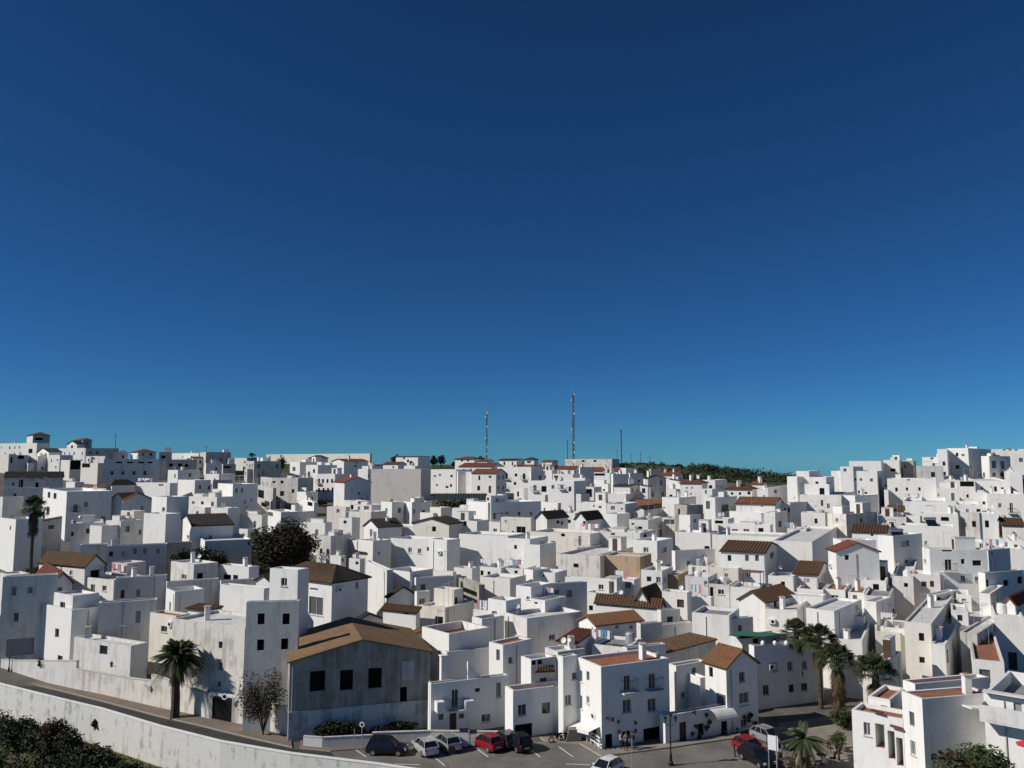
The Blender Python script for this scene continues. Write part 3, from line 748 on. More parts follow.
352 366 368 553 5 12 | W gA2 tb bare | auto | low house with reddish brown roof right of the arched courtyard
330 341 346 556 5.5 20 | W bare +c | 343,560,2,3D | little white box house at the brown tree's foot
349 360 365 559 6 20 | W +c | 357,563,3,3D | small white box right of the little brown-tree-foot box
536 547 568 518 7 40 | W gB8 td +- | 558,522,3,3D 562,523,2,4D | left one of two white gables with black roofs in the centre
575 586 603 519 7 38 | W gB9 td +- | 585,523,4,4D | right one of two white gables with black roofs in the centre
558 575 577 513 6 14 | W +ct | auto | small white house between the two black-roofed gables
540 558 560 503 5.5 60 | L | auto | blue-grey low wall house above the twin black roofs
576 606 612 503 7 12 | W p.3 | 594,506,2,2 600,507,3,2D | long white house above the right black-roofed gable
607 625 638 504 7.5 24 | W +s | 613,508,4,4v 622,509,2,2 613,515,2,3 | bright white house above the white box below the orange brick
603 617 630 514 7.5 38 | W blank bare | | blank white box right of the black-roofed gable
629 648 662 520 7 24 | W p.6 | 640,529,4.5,5D 633,524,2,2v | white house with single dark square window, shaded to the right
531 590 592 534 7.5 6 | C p.5 +l | 541,541,3,6 553,543,4,4D 563,535,4,3D 580,541,3,10b | long white house with arched terrace above the ochre ruin
590 640 655 533 7.5 8 | V p.7 | 597,543,4,8v 613,534,4,2D 645.5,536,3,4D | long cream-white house above the stepped stair wall
633 657 673 541 8 35 | W | 646,550,5,5v 664,550,5,5v 650,566,6,7D 668,567,4,6 | whitewashed house with diagonal outside staircase
662 679 696 497.5 8 40 | W bare | 664,508,1.6,2 | bright white block left of the net-covered roof terrace
679 690 704 515 8 40 | W +- | 695,520.5,2.6,4 701,521,3,4 | white house with dark net pergola on its roof
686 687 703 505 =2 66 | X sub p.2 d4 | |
662 678 679 518 6.5 10 | O p.4 | 670,522,12,5v | small house with tan arched niche wall
704 715 737 497.5 8.5 40 | W fr | 725,508,7,7v 708,505,4,8v | white house with thin red roof edge and pale shutters
736 775 783 504.5 7.5 12 | W gA8 to bare | 762,506,2,2 | long white house with orange-brown roof on the right slope
764 775 787 513 7 30 | W | 780,524,3,6d | white side house with dark door below orange-brown roof
728 761 775 513 6.5 60 | L bare blank | | blue-grey walled courtyard block in the right centre
728 770 773 525 6.5 8 | W | 735,531,6,4v 746.5,531,6,4v 761,531,5,6D | low white house with two wide pale windows
714 728 730 519 6 12 | W +l | 719,522,8,3D | cluttered white terrace left of the blue-grey courtyard
675 710 712 533 6.5 8 | W p.5 | 686,532,8,2D 707,548,5,4D | long white parapet with pink cloth above two-window house
712 778 780 537 7 5 | W blank bare p.3 | | very long blank white wall in the right centre
772 812 838 542 8.5 10 | W blank bare p.4 | | tall blank grey-white wall left of the tall gable
787 806 808 529 5.5 10 | V +lc | auto | low white balustraded terrace under right-slope houses
# right cluster
767 768 788 488 8 20 | W bare | 775.5,491.5,3,4 | small pale house with one window at the green hill's end
787 829 830 484 9.5 6 | W p.5 | 802,495,4,5v 822,491.5,5,7D 809,497,5,2D 792,492,2,2 | bright white house stepping up beside the green hill
787 797 809 476.5 =2 40 | W sub blank | |
796 809 820 471 =4 30 | W sub p.4 | |
809 826 834 477 =1 30 | W sub p.5 | 817,483,3,3D |
831 877 886 471 10.5 12 | W p.4 +- | 848,482,3.4,6 855.5,479.5,1.6,2 861,479.5,2.4,2.4v 871.5,480,3,3v 843,493,4,4D 851,492,3,4 859,492,2,3 866,493,2.4,2.4 | large bright white block on the right ridge shoulder
840 853 863 466.5 =2 20 | W sub p.4 | 845,470,3,3v |
849 881 884 461 8.5 10 | W p.3 blank bare | | blank white top block at the left of the right ridge
883 899 903 460 8 14 | W | 893,470,5,3D | white skyline house with dark terrace next to the top block
900 913 922 460.5 7 14 | G | auto | shaded skyline roof house right of the dark terrace
783 790 814 503 7 40 | W fr p.3 | 784.5,510,2,4D 789.5,510,2.4,5D | low white house with thin red roof edge and twin windows
801 825 826 513 6.5 10 | W | 816,521,3,5 | white terrace house with wooden-fenced garden
800 841 855 495 8 8 | W bare p.2 | 822,503,1.2,6v 828.5,506,3,5 816,506,1,1 | wide white house under the large window of the hill's-end house
840 855 878 495.5 8 50 | W bare blank | | sharp white cube with blank grey-blue right side
827 846 877 514 7.5 55 | O fg p.3 | 837,520,3,4 861,520,2,4 | weathered house with arched niche and dark grey side wall
887 936 941 479 9 10 | W | 893,478,2.4,3.4v 899,477.5,2.4,3 908.5,477.5,3,6v 896.5,489.5,2.6,4 907,489,2,3 919.5,489,2.4,3.4 | wide white house with six small windows on the right slope
884 888 916 490 =1 10 | W sub hang blank | |
904 922 924 497 6 10 | W bare | 909,497,5,3v 917,497,3,3v | little white terrace with railing on the right slope
922 947 948 457 9 8 | W p.6 +c | 932,458,3,3v | bright white skyline house left of the tallest ridge tower
916 943 945 466 8 8 | G p.4 | 933,474.5,4,5 | grey house with dark plants on its roof edge
937 947 968 449 =8 30 | W sub hang p.4 | |
947 968 991 448 11.5 42 | W p.3 | 957,454.5,2.6,3.6 963,455,3,2v 957.5,467,4,4 973,454,2,3 970.5,467,2,4 980,453,1.5,3 | tall two-faced tower house on the right ridge
981 989 1010 456 9 62 | W p.6 | 994,464.5,4.4,7.5 1002.5,465,4,8 994,474.5,3.4,4 1002,474.5,3.4,4 984,475,2,5v | white ridge house with four dark windows in two columns
993 1024 1030 449 9 8 | W p.8 +o | 1004,449,3,3D 1010,449,3,3D 1016,449,3,3D 1021,460,4,4v | ridge-top house with solar heater and arcaded terrace
1009 1022 1040 472 8 30 | W blank | | white dome-shouldered house at the right edge below the ridge
944 959 961 480 7.5 20 | W | 950,478,4,6D 955,477,3,6 | white house under a tilted dark canopy
937 959 961 488 7.5 8 | W p.6 | 953,497,3.5,8 938,495,2,3 | white rounded-step house with tall arched door
959 975 977 481 8 10 | W p.2 | 967,483.5,14,6D 967.5,496,2.4,3.4 | white cubic house with wide dark roof veranda
975 1010 1040 481 8 20 | W p.4 | 982,489,2.4,3.4 995.5,489,3,5 1002.5,489,2.6,3.4 1017,489,3,4 | long pale grey-white house with three windows below four-window house
976 988 990 493 7 12 | W | 984,503,3,3D | small shaded link house left of bright right-edge house
987 1024 1034 494 7.5 5 | W | 1000,505.5,3.4,4.4 1011.5,508,3.6,10b | bright white right-edge house with one square window and tall door
903 947 957 502 8 10 | W bare +l | 927,517,5,2D | wide plain white house in the right cluster with drying frame
956 982 990 505 7 12 | W | 967.5,511,3,4 978.5,510.5,4,3D | low white house with two dark windows beneath the veranda cube
888 903 904 511 6.5 10 | W gA6 tb bare | auto | small house with rusty brown roof among right cluster walls
878 906 910 517 6.5 14 | O | 891,522,4,2D | low weathered terrace house left of the grey parapet
907 920 922 516 6.5 50 | L bare blank | | small bluish shaded wall in the middle of the right cluster
920 958 960 514 7 10 | W p.5 | 933,523,7,3.5 945,519,8,4D | white house with brown-framed wide window in the right cluster
960 979 981 513 7.5 60 | G | 974,524,4,6D 966,525,3,5v | grey walled house with one dark door near the right side
980 997 1000 514 7.5 10 | W | 987,524,4,7D | pale house with single tall dark door, right of a grey one
1003 1024 1030 526 6 10 | W gA7 tb bare | 1014,533,2,2D | brown-roofed house at the right edge in mid slope
1000 1004 1024 515 6.5 10 | W | 1003,520,4,4D | bright low white terrace at right edge above brown roof
852 886 890 533 6.5 8 | W gA8 tb bare | 872,535,3,2D | low house with dark brown roof left of the solar panels
878 896 898 530 6.5 10 | W | 893,535,3,2D | white terrace house behind tall gable's right side
828 836 879 551 10 94 | W gA11 tr bare | 847,557.5,4.5,5 | tall plain white gable with a single small window
833 841 876 540 =4 92 | W sub p.3 blank | |
878 893 922 536 9 55 | W +o | 905,543.5,8,6 906.5,561.5,4,4 903.5,573.5,3,3 894,573,2,3v | white house with wide dark window and triangular shadow
900 955 957 527 7.5 8 | W p.4 +o | 926,543,3,4v 931,551,3,3 | flat white house with solar panels under right cluster
922 929.5 987 549 10.5 97 | W | 948.5,565,7,11b 919,561,2,3 925,561,2.4,3.4 963,561.5,4,5 977,563,9,5.5 963,578.5,4.6,6 977,579,2,5v 947,549.5,10,4D | large white house with arched window, oval window and balcony
960 984 986 542 8.5 8 | W p.5 +- | 968,545.5,10,5 981.5,546,3,5 962,538,2,3 | white roof storey with long dark window above the arched window
986 988 1010 550 8.5 60 | W bare | 992,553,2,2v | blank grey-white side block right of the arched-window house
978 985 1024 573 8 66 | W fr p.4 +l | 987,583,4,7D 1006,583,5,6D 1020,580,5,7D | white house with blue laundry between two dark doors
991 1024 1030 549 7.5 8 | W p.6 +lc | 1005,556,4,3v | cluttered white terrace house at the right edge mid slope
1009 1024 1030 541 7.5 8 | W | 1016,546,3,3v | small white right-edge house above the laundry house
# centre band y 550-600
558 600 640 556 7.5 20 | O p.4 | 576,565.5,5,4D | long weathered cream ruin wall with one broken window
598 640 641 557 =-1 14 | B sub hang p.3 blank | |
673 675 715 551 8 66 | W p.4 | 688.5,563,3.4,5 704.5,563,4,6 | white house with two windows below the pink parapet
641 662 664 571 7.5 10 | W p.4 | 649,579,4.6,5 658.5,580,4.6,6v | small square white house with two windows under the stair wall
688 708 710 566.5 6.5 10 | W p.4 | 704.5,573,3,6 694,571,3,8v | white rooftop house with one dark slot window
685 708 710 577.5 7 10 | V | 706,583,2,4 | pale grey cube below the slot-window rooftop house
709 738 741 568.5 7 10 | C p.4 | 726.5,575.5,2,4 | cream low house left of brown-roofed three-window house
721 764 777 553 9 26 | W gA9 tb bare | 729.5,558,3,6 747,558,3,6v 757,558,3,6v 748.5,573,5,7 772,555,4,6 737,558.5,1,1 | white house with brown roof, three upper windows and one door
730 765 767 589 7 8 | W p.4 +p | 734,583,4,4D | white terrace house under a red pergola roof
709 729 731 585 6.5 12 | V | 711,592,4,10D 721,592,6,5 | shadowed porch house with white post left of red pergola
768 793 795 577 7 10 | W p.4 +s | 783,585.5,4,8D | white roof house with dark door and satellite dish
794 817 829 575 7 14 | W gA10 tb +- | auto | small house with brown roof left of the tall plain gable
797 823 830 590 6.5 10 | W fr +l | auto | long white terrace with potted flowers below the brown roof
825 845 850 590 6.5 10 | W fr p.2 | auto | white wall with thin red coping left of red-edged shed
785 823 826 597 6.5 8 | W p.2 blank bare | | low white frame-terrace house behind the palms
848 864 870 593 6.5 14 | W fr p.2 +c | 855,598,3,6 | little white house with red roof edge behind the dark veranda
739 765 794 602 @660 44 | W gB12 tb bare | 775.5,604,3,9D | big white gabled house with brown roof left of the palms
765 797 808 611 @670 20 | W bare blank p.4 | | plain white wall house directly behind the palms
# lower-right quadrant
864 886 892 581 7 12 | W | 876,587,6,6D | flat white house with dark recess below the tall gable
892 913 940 577 7.5 14 | V | 906,585,4,4D 924,584,5,5 932,584,4,6 | pinkish terrace house with twin windows under balcony house
912 940 942 575.5 = 8 | K sub hang p.4 | 924,584,5,5 932,584,4,6 |
864 890 926 597 7 20 | V fg p.3 +- | auto | long low grey shed roof in the right centre
927 936 957 595 7 50 | W | 939,600,4,6D | bright cube with dark side door in the lower right
956 971 974 595 6.5 14 | W | 964,600,4,2.6 | white round-topped house with small half-moon window
979 990 1004 594 7.5 40 | W bare blank | | white cube with shaded side below the laundry house
1003 1015 1034 604 7.5 45 | W gB9 tr bare | 1006,599,2,4v | red-roofed house at the right edge below the laundry house
910 921 968 622 @668 60 | W gB14 tm bare | 912.5,617,3,8v | long mottled brown roof house with curved white gable
951 968 970 611 =-2 12 | W sub hang p.3 | 960,618,3,6 |
994 1024 1030 617 7 8 | W p.3 +t | auto | white right-edge terrace with round water tank
967 1024 1034 626 @680 8 | W p.2 | 1017,640,4,6 | long low white wall with one window at the right edge
864 876 892 602 8 44 | W | 870,608,1,2v | white and grey corner house behind the single palm, right
806 834 862 611 @690 40 | W bare blank p.3 | | large white block with shaded right side behind the palm group
842 864 890 617 @675 14 | W blank bare | | bright low white wall right of the palm group
883 908 910 629 @690 14 | W +l | 905,622,2,2 | white roof terrace with white sheets and clutter
875 900 912 633 @690 24 | C p.3 bare | 888,655,3.6,9 | cream house with one narrow window beside the cream tower
904 931 958 624 @700 34 | C p.2 | 921.5,637,4.6,8 922,660,4.6,6 | tall cream-fronted house with two windows in a column
931 945 968 645 @705 34 | W p.2 | auto | small white-grey box against the tall cream front
956 959 973 628 @680 60 | L bare | 960,636,3,8 | narrow shaded block between cream front and grey cube
960 977 1004 634 @695 42 | G p.2 | | grey-sided white cube in the lower right
973 1004 1034 662 @720 8 | W p.3 fr | auto | long low white house above the far right balcony building
830 862 876 641 @700 20 | W | 851,655,4,5 | white house half hidden behind the palm group
862 876 902 668 @725 40 | C p.2 blank | | low cream wall house behind the brown-skirted palm
# centre band y 560-650
415 416 454 578 7.5 66 | W | 423,587,5,6 418.5,593.5,3,3 430,602,3,4v | shaded white house with stepped parapet and one dark window
387 410 433 572 8 40 | W bare | 423,587,5,6 418,593,3,3 | white house with lit left face and diagonal shadow, behind pointed gable
454 472 480 568.5 7 14 | W +c | 464,579,5,6v | white box house with shuttered window in the town centre
420 453 456 572 6.5 8 | W fr p.3 +a | auto | low white house with thin red roof line and antennas
480 510 526 579 7.5 18 | W p.4 bare | 497,585,1,3v | plain white block with faint relief in the town centre
478 501 503 568 6.5 10 | W +ccl | 482,573,3,5D 489,574,3,5D | cluttered roof terrace with white chimney flue
500 523 536 569 6.5 10 | W +l | 516,572,2,3D | white roof terrace below the corner house balconies
524 533 550 570 7.5 50 | W bare | auto | white block with diagonal shadow left of the ochre ruin
536 555 567 573 7 20 | W | auto | white-grey low house directly below the ochre ruin
551 551.5 587 584 8.5 66 | L bare | 556.5,594,5,8s 569.5,593.5,5,7s | blue-grey shaded house with two shuttered windows
516 531 553 587 9 40 | W p.4 | 528,598,2,3 | white tower house beside the blue-grey shuttered house
531 545 566 600.5 8 40 | W bare +l | 536,603,3,2D | white roof-terrace house with red cloth below the shuttered windows
488 506 521 601 8.5 40 | W bare | auto | white cube with shaded right side in front of the pergola house
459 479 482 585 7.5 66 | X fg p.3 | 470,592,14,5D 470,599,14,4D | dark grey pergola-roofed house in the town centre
565 609 612 580 7.5 8 | W p.3 | 601,587,5,5 | low white house with one square window under ochre ruin
612 634 640 580 7 10 | W +l | 628,585,6,6v 619,588,3,4 | white house with blue laundry below the ochre ruin
586 612 625 594 6.5 14 | W | 591,608,4,5D 605,604,3,3D | white house with rounded roof edge left of pointed gable
635 648 662 600 7.5 30 | W gB14 tb bare blank | | pointed white gable with short dark brown roof
664 678 680 575 6.5 12 | B bare blank p.2 | | tan ruin stump beside a dark courtyard
662 687 692 593 8 10 | W bare +s | 680.5,603.5,7,8d | white cube with a brown door in the centre right
692 711 714 598 7 14 | W p.3 +l | auto | white parapet house right of the brown-door cube
596 660 664 607 7 8 | W gA9 tb +s | auto | long low house with brown roof above the orange-roofed gable
434 454 463 590 8.5 30 | C p.4 | 455,602,6,9d | cream house with brown door in the town centre
418 445 474 608 @672 30 | C p.3 | 439,621,8,9 | cream house with glazed balcony box
473 490 498 611 @672 12 | W fg +ll | auto | cluttered dark roof terrace behind the cream house
383 416 420 612 @675 12 | W sA5 fw bare | 397,629,5,5D 406,613,6,3D | white lean-to house with dark skylight slot
388 388.5 417 597 @650 64 | W gA12 td bare blank | | pointed white gable with narrow black roof edge, left of centre
416 417 430 592 @650 62 | W p.3 | 422,602,6,7v | small white round-headed house right of the pointed gable
366 387 389 570 @640 66 | L p.3 blank | | dark blue-grey shaded alley wall left of the pointed gable
355 356 382 621 @668 60 | L gA8 td blank bare | | small blue-grey gable behind the brick warehouse roof
391 391.5 423 641 @690 60 | V sA9 to bare blank | | small house with bright orange lean-to roof by the warehouse
472 482 504 619 @690 50 | W fr p.3 | 474,629,2,10D 480,630,3,7v | white house with small terrace door and plain shaded side
422 449 490 634 @715 50 | W p.8 fr bare | 430,651,2.4,7v 439.5,655,4,9v 484.5,657,5,9s | tall white corner house with grey shutters above the car park
489 503 532 645 @722 45 | W fr p.2 | 498,655,2.4,11v 510.5,660,4,6 | white house with small dark window left of balconied house
504 527 582 618.5 @690 56 | L p.4 +s | 552,637,6,5 578,636,3,4D | wide blue-grey shaded house with bright white left end
545 558 585 652 @712 60 | L bare p.3 +sc | auto | shaded white flat house behind the balconied house
558 576 578 643 @705 10 | W sA5 tr bare | 564,650,3,3 | low house with swept red tile lean-to roof
579 596 642 625 @690 62 | W gB9 to +- | 606,635,5,6 617,627,3,3s 631,627,3,3s | white house with orange tiled roof and bright pointed left gable
640 640.5 662 624 @688 66 | L bare blank | | blank blue-grey wall right of the orange tiled house
660 661 680 610.5 @672 66 | L | 670,620,6,7 | grey tower room with one big dark window
660 661 692 625 @680 66 | L blank bare | | grey shaded lower wall right of tower room
692 729 731 615.5 @690 8 | W bare blank fg p.4 | | huge bright blank white house left of the green awning
729 730 753 619 @688 66 | L p.3 | 740,629,4,8 | small blue-grey roof room with one window above green awning
640 664 716 653 @705 56 | V sA6 tm bare | auto | white house with old rubble-like mottled roof
661 668 692 647 =3 60 | W sub p.3 hang blank | |
626 627 666 648 @712 66 | L bare blank | | blue-grey plain wall right behind the terracotta-topped house
592 626 628 648 @705 12 | W fg p.3 bare +lt | auto | bright white sloping parapet terrace behind terracotta-topped house
# left mid
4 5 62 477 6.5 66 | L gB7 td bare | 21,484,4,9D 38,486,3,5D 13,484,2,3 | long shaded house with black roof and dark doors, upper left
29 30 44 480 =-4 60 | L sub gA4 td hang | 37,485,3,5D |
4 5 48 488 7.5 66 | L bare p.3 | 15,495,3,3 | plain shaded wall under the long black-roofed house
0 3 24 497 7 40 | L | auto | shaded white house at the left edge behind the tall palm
66 75 84 482 6 30 | W +lc | auto | small white roof room with red cloth above a tall corner house
107 112 135 485 6.5 40 | W h7 td bare | 109,488,3,2D | small white house with black hipped roof in the upper left
136 170 178 483 7 12 | W p.5 +ll | 161,485,5,1.6v | long white terrace with pink and white laundry
90 106 120 487 6 45 | G sA3 tb bare | auto | low house with long brown lean-to roof, upper left
111 124 125 500 7.5 20 | W gB9 tb bare | 118,496,3.4,3.4D | little white gable with a square dark window
122 123 153 500 8.5 64 | L gA9 tb bare | 142,509,3,6s | blue-grey gabled house with brown roof left slope
43 67 112 491.5 10 52 | W +l | 49,495,2.6,6 55,496,3,6 48,511,3,9 75.5,508,4.4,8b 86,504.5,4,5.5 75,521,3.4,3.4 86,521,3.4,4 103,519,5,6 | tall corner house, bright left and grey right, with small balcony
121 134 145 511 7.5 30 | C fr | 128.5,514,3,4 | small cream tower room right of a tall corner house
106 121 144 521 8 20 | V | 127.5,529,4,6 107.5,534,4,5 140,532,3,5v | dull white house with one dark door beneath the cream tower room
152 167 188 497 10.5 40 | W bare | 163.5,509.5,3,4.4 | tall plain white tower house with blank shaded side, left
144 166 181 514 10 30 | W bare blank | | white lower wing below the tall plain tower house
0 16 43 519.5 9 40 | W bare | 10.5,528,1.4,4v | white house with bright front and broad grey side at the left edge
35 36 62 522 7 60 | L sA5 tr bare | auto | shaded house with small red lean-to roof, left
66 71 104 523.5 7.5 62 | V p.4 | 88,531,4,5 72,534,2,4 | grey-white house behind a bright white box, left
90 102 104 526 =-3 12 | W sub hang blank | |
181 193 233 526 7.5 62 | W gB11 td bare | 188,537,2,4 210.5,537.5,3.6,4.4 | white house with bright pointed gable and long blackish roof
195 205 252 541 6.4 62 | W bare p.3 | 223,554,4,6v | large plain grey-white building left of the brown tree
211 228 240 508 6.5 14 | W +c | auto | low white terrace house above the large plain building
79 80 107 545 7 66 | L +- blank | | whitewashed stepped wall mottled with tree shadow
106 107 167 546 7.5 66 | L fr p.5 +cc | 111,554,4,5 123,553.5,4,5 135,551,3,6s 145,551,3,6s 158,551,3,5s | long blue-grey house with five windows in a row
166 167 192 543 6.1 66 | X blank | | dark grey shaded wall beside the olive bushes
0 10 30 575 6 40 | V p.2 | auto | low weathered roof at the left edge below the pink flowers
39 85 105 566 7.5 18 | W gA13 tm bare | 71,573,3,5v 95,574,9,8D 93,561,2,2D | white farm-like house with long mottled brown roof, left
112 127 146 563.5 7 26 | K p.2 bare blank | | pinkish-white box house left of the olive bushes
166 167 219 582 7 60 | V p.3 bare blank | | low weathered terrace front under twin white boxes
171 194 218 564.5 7.5 40 | V p.3 | 200,577,6,8D 184,577,5,5v | twin-faced white box with dark doorway under the olive bushes
220 249 259 567 7 20 | W p.3 | 227,577,8,5D 235.5,578,5,6 | small white box house with pot plants under the brown tree
220 221 254 581 6.5 60 | L p.9 blank bare | | low blue-grey wall in front of the pot-plant box
37 53 72 583 7.5 52 | W gA13 tr bare | 60,589,3,4 41,588,1.4,2 50,589,1.4,2 | white gabled house with red roof and solar panel, left
72 114 116 580 6.5 8 | W p.3 +ll | auto | white roof terrace crowded with plants, left
115 116 167 578 8 66 | L p.3 +cc | 122.5,594,4,8 138,593,4,7s | long blue-grey house with two windows, left
2 3 57 577 @668 66 | L p.4 | 14,591,5,9s 30,590,5,6s 16,617,3,9 20.5,617,3,9b 3,645,2,4 20,647,28,17s | big shaded house with wide grey garage door, left edge
98 99 157 603 8 66 | L fr p.4 | 138,617,5,12s | blue-grey house with red roof edging behind white tower
166 175 204 591.5 7.5 50 | W bare | auto | white house with triangular shadow above the brown awning
220 264 272 588.5 @665 20 | W bare blank p.3 | | white wall house with zigzag shadow left of the white tower room
256 270 272 581 6.5 30 | W gB7 td bare blank | | small pointed white gable left of the white tower room
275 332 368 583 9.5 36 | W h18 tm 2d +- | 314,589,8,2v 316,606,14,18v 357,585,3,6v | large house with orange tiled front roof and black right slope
188 210 222 611 @675 30 | W sA3 tb bare | 214,614,6,8D 205,615,6,6D | white house with brown awning roof and dark doorway
150 176 190 616 @682 30 | C fr p.2 | 164,629,6,6 | cream house with one square window above the lower-left palm
98 122 139 622 @668 40 | L p.3 | 130,632,6,10 | low shaded white annex right of the white tower house
34 72 99 610 @676 36 | W p.3 bare | 57,633,4,9 60,661,5,11 | white tower house with a grey right side, lower left
54 73 99 596 =1 36 | W sub p.3 | 62.5,607,5,10 |
74 131 148 646 @693 22 | V p.3 | 103.5,650,8,9 | white house with small window and street lantern, lower left
270 298 309 570 @715 24 | W p.2 | 284,582,6,8 | white tower room over the grey three-storey house
172 245 246 628 @722 12 | O p.3 | 220.5,645,3,7 220.5,666,3,7 219,684,4,6 | stained cream old house behind the lower-left palm
246 246.5 299 602 @733 83 | V p.3 fg | 261,619,7,11D 286,619,7,11D 260.5,645,7,11D 284.5,644,7,11D | grey-white three-storey house with four dark windows beside the warehouse
'''
EXPOSURE = 0.0; SKY_GAMMA = 1.08; SKY_TINT = (.22, .56, .82); SKY_STR = .062; SUN_STR = 4.3
# ================================================================ light, sky, camera
scene.view_settings.view_transform = 'Standard'; scene.view_settings.look = 'None'; scene.view_settings.gamma = 1.0
scene.view_settings.exposure = EXPOSURE
w = bpy.data.worlds.new('World'); scene.world = w; w.use_nodes = True; t = w.node_tree; t.nodes.clear()
sky = t.nodes.new('ShaderNodeTexSky'); sky.sky_type = 'NISHITA'; sky.sun_disc = False
sky.sun_elevation = R(SUN_EL); sky.altitude = 1500; sky.air_density = .75; sky.dust_density = .15; sky.ozone_density = 3.5
sx, sy = -math.cos(R(SUN_TH)), -math.sin(R(SUN_TH))         # direction to the sun on the ground
sky.sun_rotation = math.atan2(sx, sy)
gm = t.nodes.new('ShaderNodeGamma'); gm.inputs[1].default_value = SKY_GAMMA
mu = t.nodes.new('ShaderNodeMix'); mu.data_type = 'RGBA'; mu.blend_type = 'MULTIPLY'; mu.inputs[0].default_value = 1; mu.inputs[7].default_value = (*SKY_TINT, 1)
bg = t.nodes.new('ShaderNodeBackground'); bg.inputs[1].default_value = SKY_STR; out = t.nodes.new('ShaderNodeOutputWorld')
t.links.new(sky.outputs[0], gm.inputs[0]); t.links.new(gm.outputs[0], mu.inputs[6]); t.links.new(mu.outputs[2], bg.inputs[0]); t.links.new(bg.outputs[0], out.inputs[0])
sl = bpy.data.lights.new('sun', 'SUN'); sl.energy = SUN_STR; sl.angle = R(.5); sl.color = (1.0, .955, .89)
so = bpy.data.objects.new('sun', sl); C.objects.link(so)
dvec = Vector((sx*math.cos(R(SUN_EL)), sy*math.cos(R(SUN_EL)), math.sin(R(SUN_EL))))
so.rotation_euler = dvec.to_track_quat('Z', 'Y').to_euler(); so.location = dvec*200
cd = bpy.data.cameras.new('camera'); cam = bpy.data.objects.new('camera', cd); C.objects.link(cam); scene.camera = cam
cd.sensor_width = 36; cd.lens = 36*F/1024; cd.clip_start = .5; cd.clip_end = 20000
cam.rotation_euler = (R(90)+PITCH, 0, 0)

# ================================================================ ground
asphalt = noisy('asphalt', (.205, .19, .168), (.135, .125, .112), .28, .9, .35, 7, .38, .6)
roadm = noisy('street_asphalt', (.06, .058, .057), (.04, .04, .04), .5)
paving = noisy('brown_paving', (.22, .17, .135), (.16, .13, .105), .8)
pave2 = noisy('pale_paving', (.30, .26, .21), (.22, .19, .16), .7)
dirt = noisy('alley_ground', (.16, .145, .125), (.09, .085, .07), .25)
grassm = noisy('dry_grass', (.07, .085, .03), (.12, .105, .055), .3)
hillm = noisy('hill_grass', (.035, .055, .018), (.075, .085, .035), .05)
kerbm = noisy('kerb_stone', (.4, .38, .34), (.3, .28, .26), 2)
linem = plain('road_paint', (.62, .62, .6), .7)
rail = [(-160, 645), (-60, 668), (0, 684.5), (60, 699.5), (100, 709), (160, 727), (220, 742), (290, 754), (380, 765), (440, 774), (560, 800)]
RZ = ZS+.45
RW = [on_z(px, py, RZ) for px, py in rail]
def wall_y(u):
    pts = [(512+F*p.x/(p.y*CP+p.z*SP), p.y) for p in RW]
    if u > pts[-2][0]: return 52.0
    return interp(u, [p[0] for p in pts], [p[1]+.25 for p in pts])
us = [-1500, -900, -500, -300, -160]+list(range(-120, 460, 20))+[470]+list(range(480, 1160, 20))+[1300, 1600, 2100, 3000]
Ylist = [94, 98, 102, 108, 115, 125, 135, 145, 158, 172, 190, 210, 232, 255, 280, 305, 330, 355, 380, 400, 460, 600, 900, 2000, 5000]
g = MB(); rows = []
for u in us:
    y0 = wall_y(u); col = []
    for Y in [y0+(90-y0)*k/6 for k in range(7)]+Ylist:
        z = terr(u, Y) if Y > 90 else ZS
        col.append(((u-512)/F*(Y*CP+z*SP), Y, z))
    rows.append(col)
for i in range(len(rows)-1):
    for j in range(len(rows[0])-1):
        g.poly([rows[i][j], rows[i+1][j], rows[i+1][j+1], rows[i][j+1]], dirt if j < 22 else hillm)
tag(g.build('ground'), kind='structure')
# lower slope in front of the retaining wall
g = MB(); base = [(-900, 90)]+[(p.x-.2, p.y-.0) for p in RW]+[(300, 52), (900, 52)]
def lowz(y, yw): return -26.9-(yw-y)*.10 if y > yw-60 else -33
for i in range(len(base)-1):
    (xa, ya), (xb, yb_) = base[i], base[i+1]
    for k in range(12):
        fa = [ya-k*9, ya-(k+1)*9]; fb = [yb_-k*9, yb_-(k+1)*9]
        g.poly([(xa, fa[1], lowz(fa[1], ya)), (xb, fb[1], lowz(fb[1], yb_)), (xb, fb[0], lowz(fb[0], yb_)), (xa, fa[0], lowz(fa[0], ya))], grassm)
tag(g.build('lower_ground'), kind='structure')
def sheet(name, pts, dz, mat, kerb=None, z=ZS):
    P = [on_z(px, py, z) for px, py in pts]; m = MB()
    import mathutils
    tri = mathutils.geometry.tessellate_polygon([[Vector((p.x, p.y, 0)) for p in P]])
    for a, b, c in tri:
        q = [Vector((P[i].x, P[i].y, z+dz)) for i in (a, b, c)]
        if (q[1]-q[0]).cross(q[2]-q[0]).z < 0: q = q[::-1]
        m.poly(q, mat)
    if dz > .05:
        for i in range(len(P)):
            a, b = P[i], P[(i+1) % len(P)]
            m.poly([(a.x, a.y, z-.05), (b.x, b.y, z-.05), (b.x, b.y, z+dz), (a.x, a.y, z+dz)], kerb or mat)
    return tag(m.build(name), kind='structure')
road_edge = [(-200, 633), (0, 678), (60, 692), (100, 702), (160, 718), (200, 727), (240, 737), (292, 748.5)]
sheet('road', road_edge+[(330, 751)]+[pix((p.x+.05, p.y+.15, ZS)) for p in RW[8:0:-1]], .005, roadm)
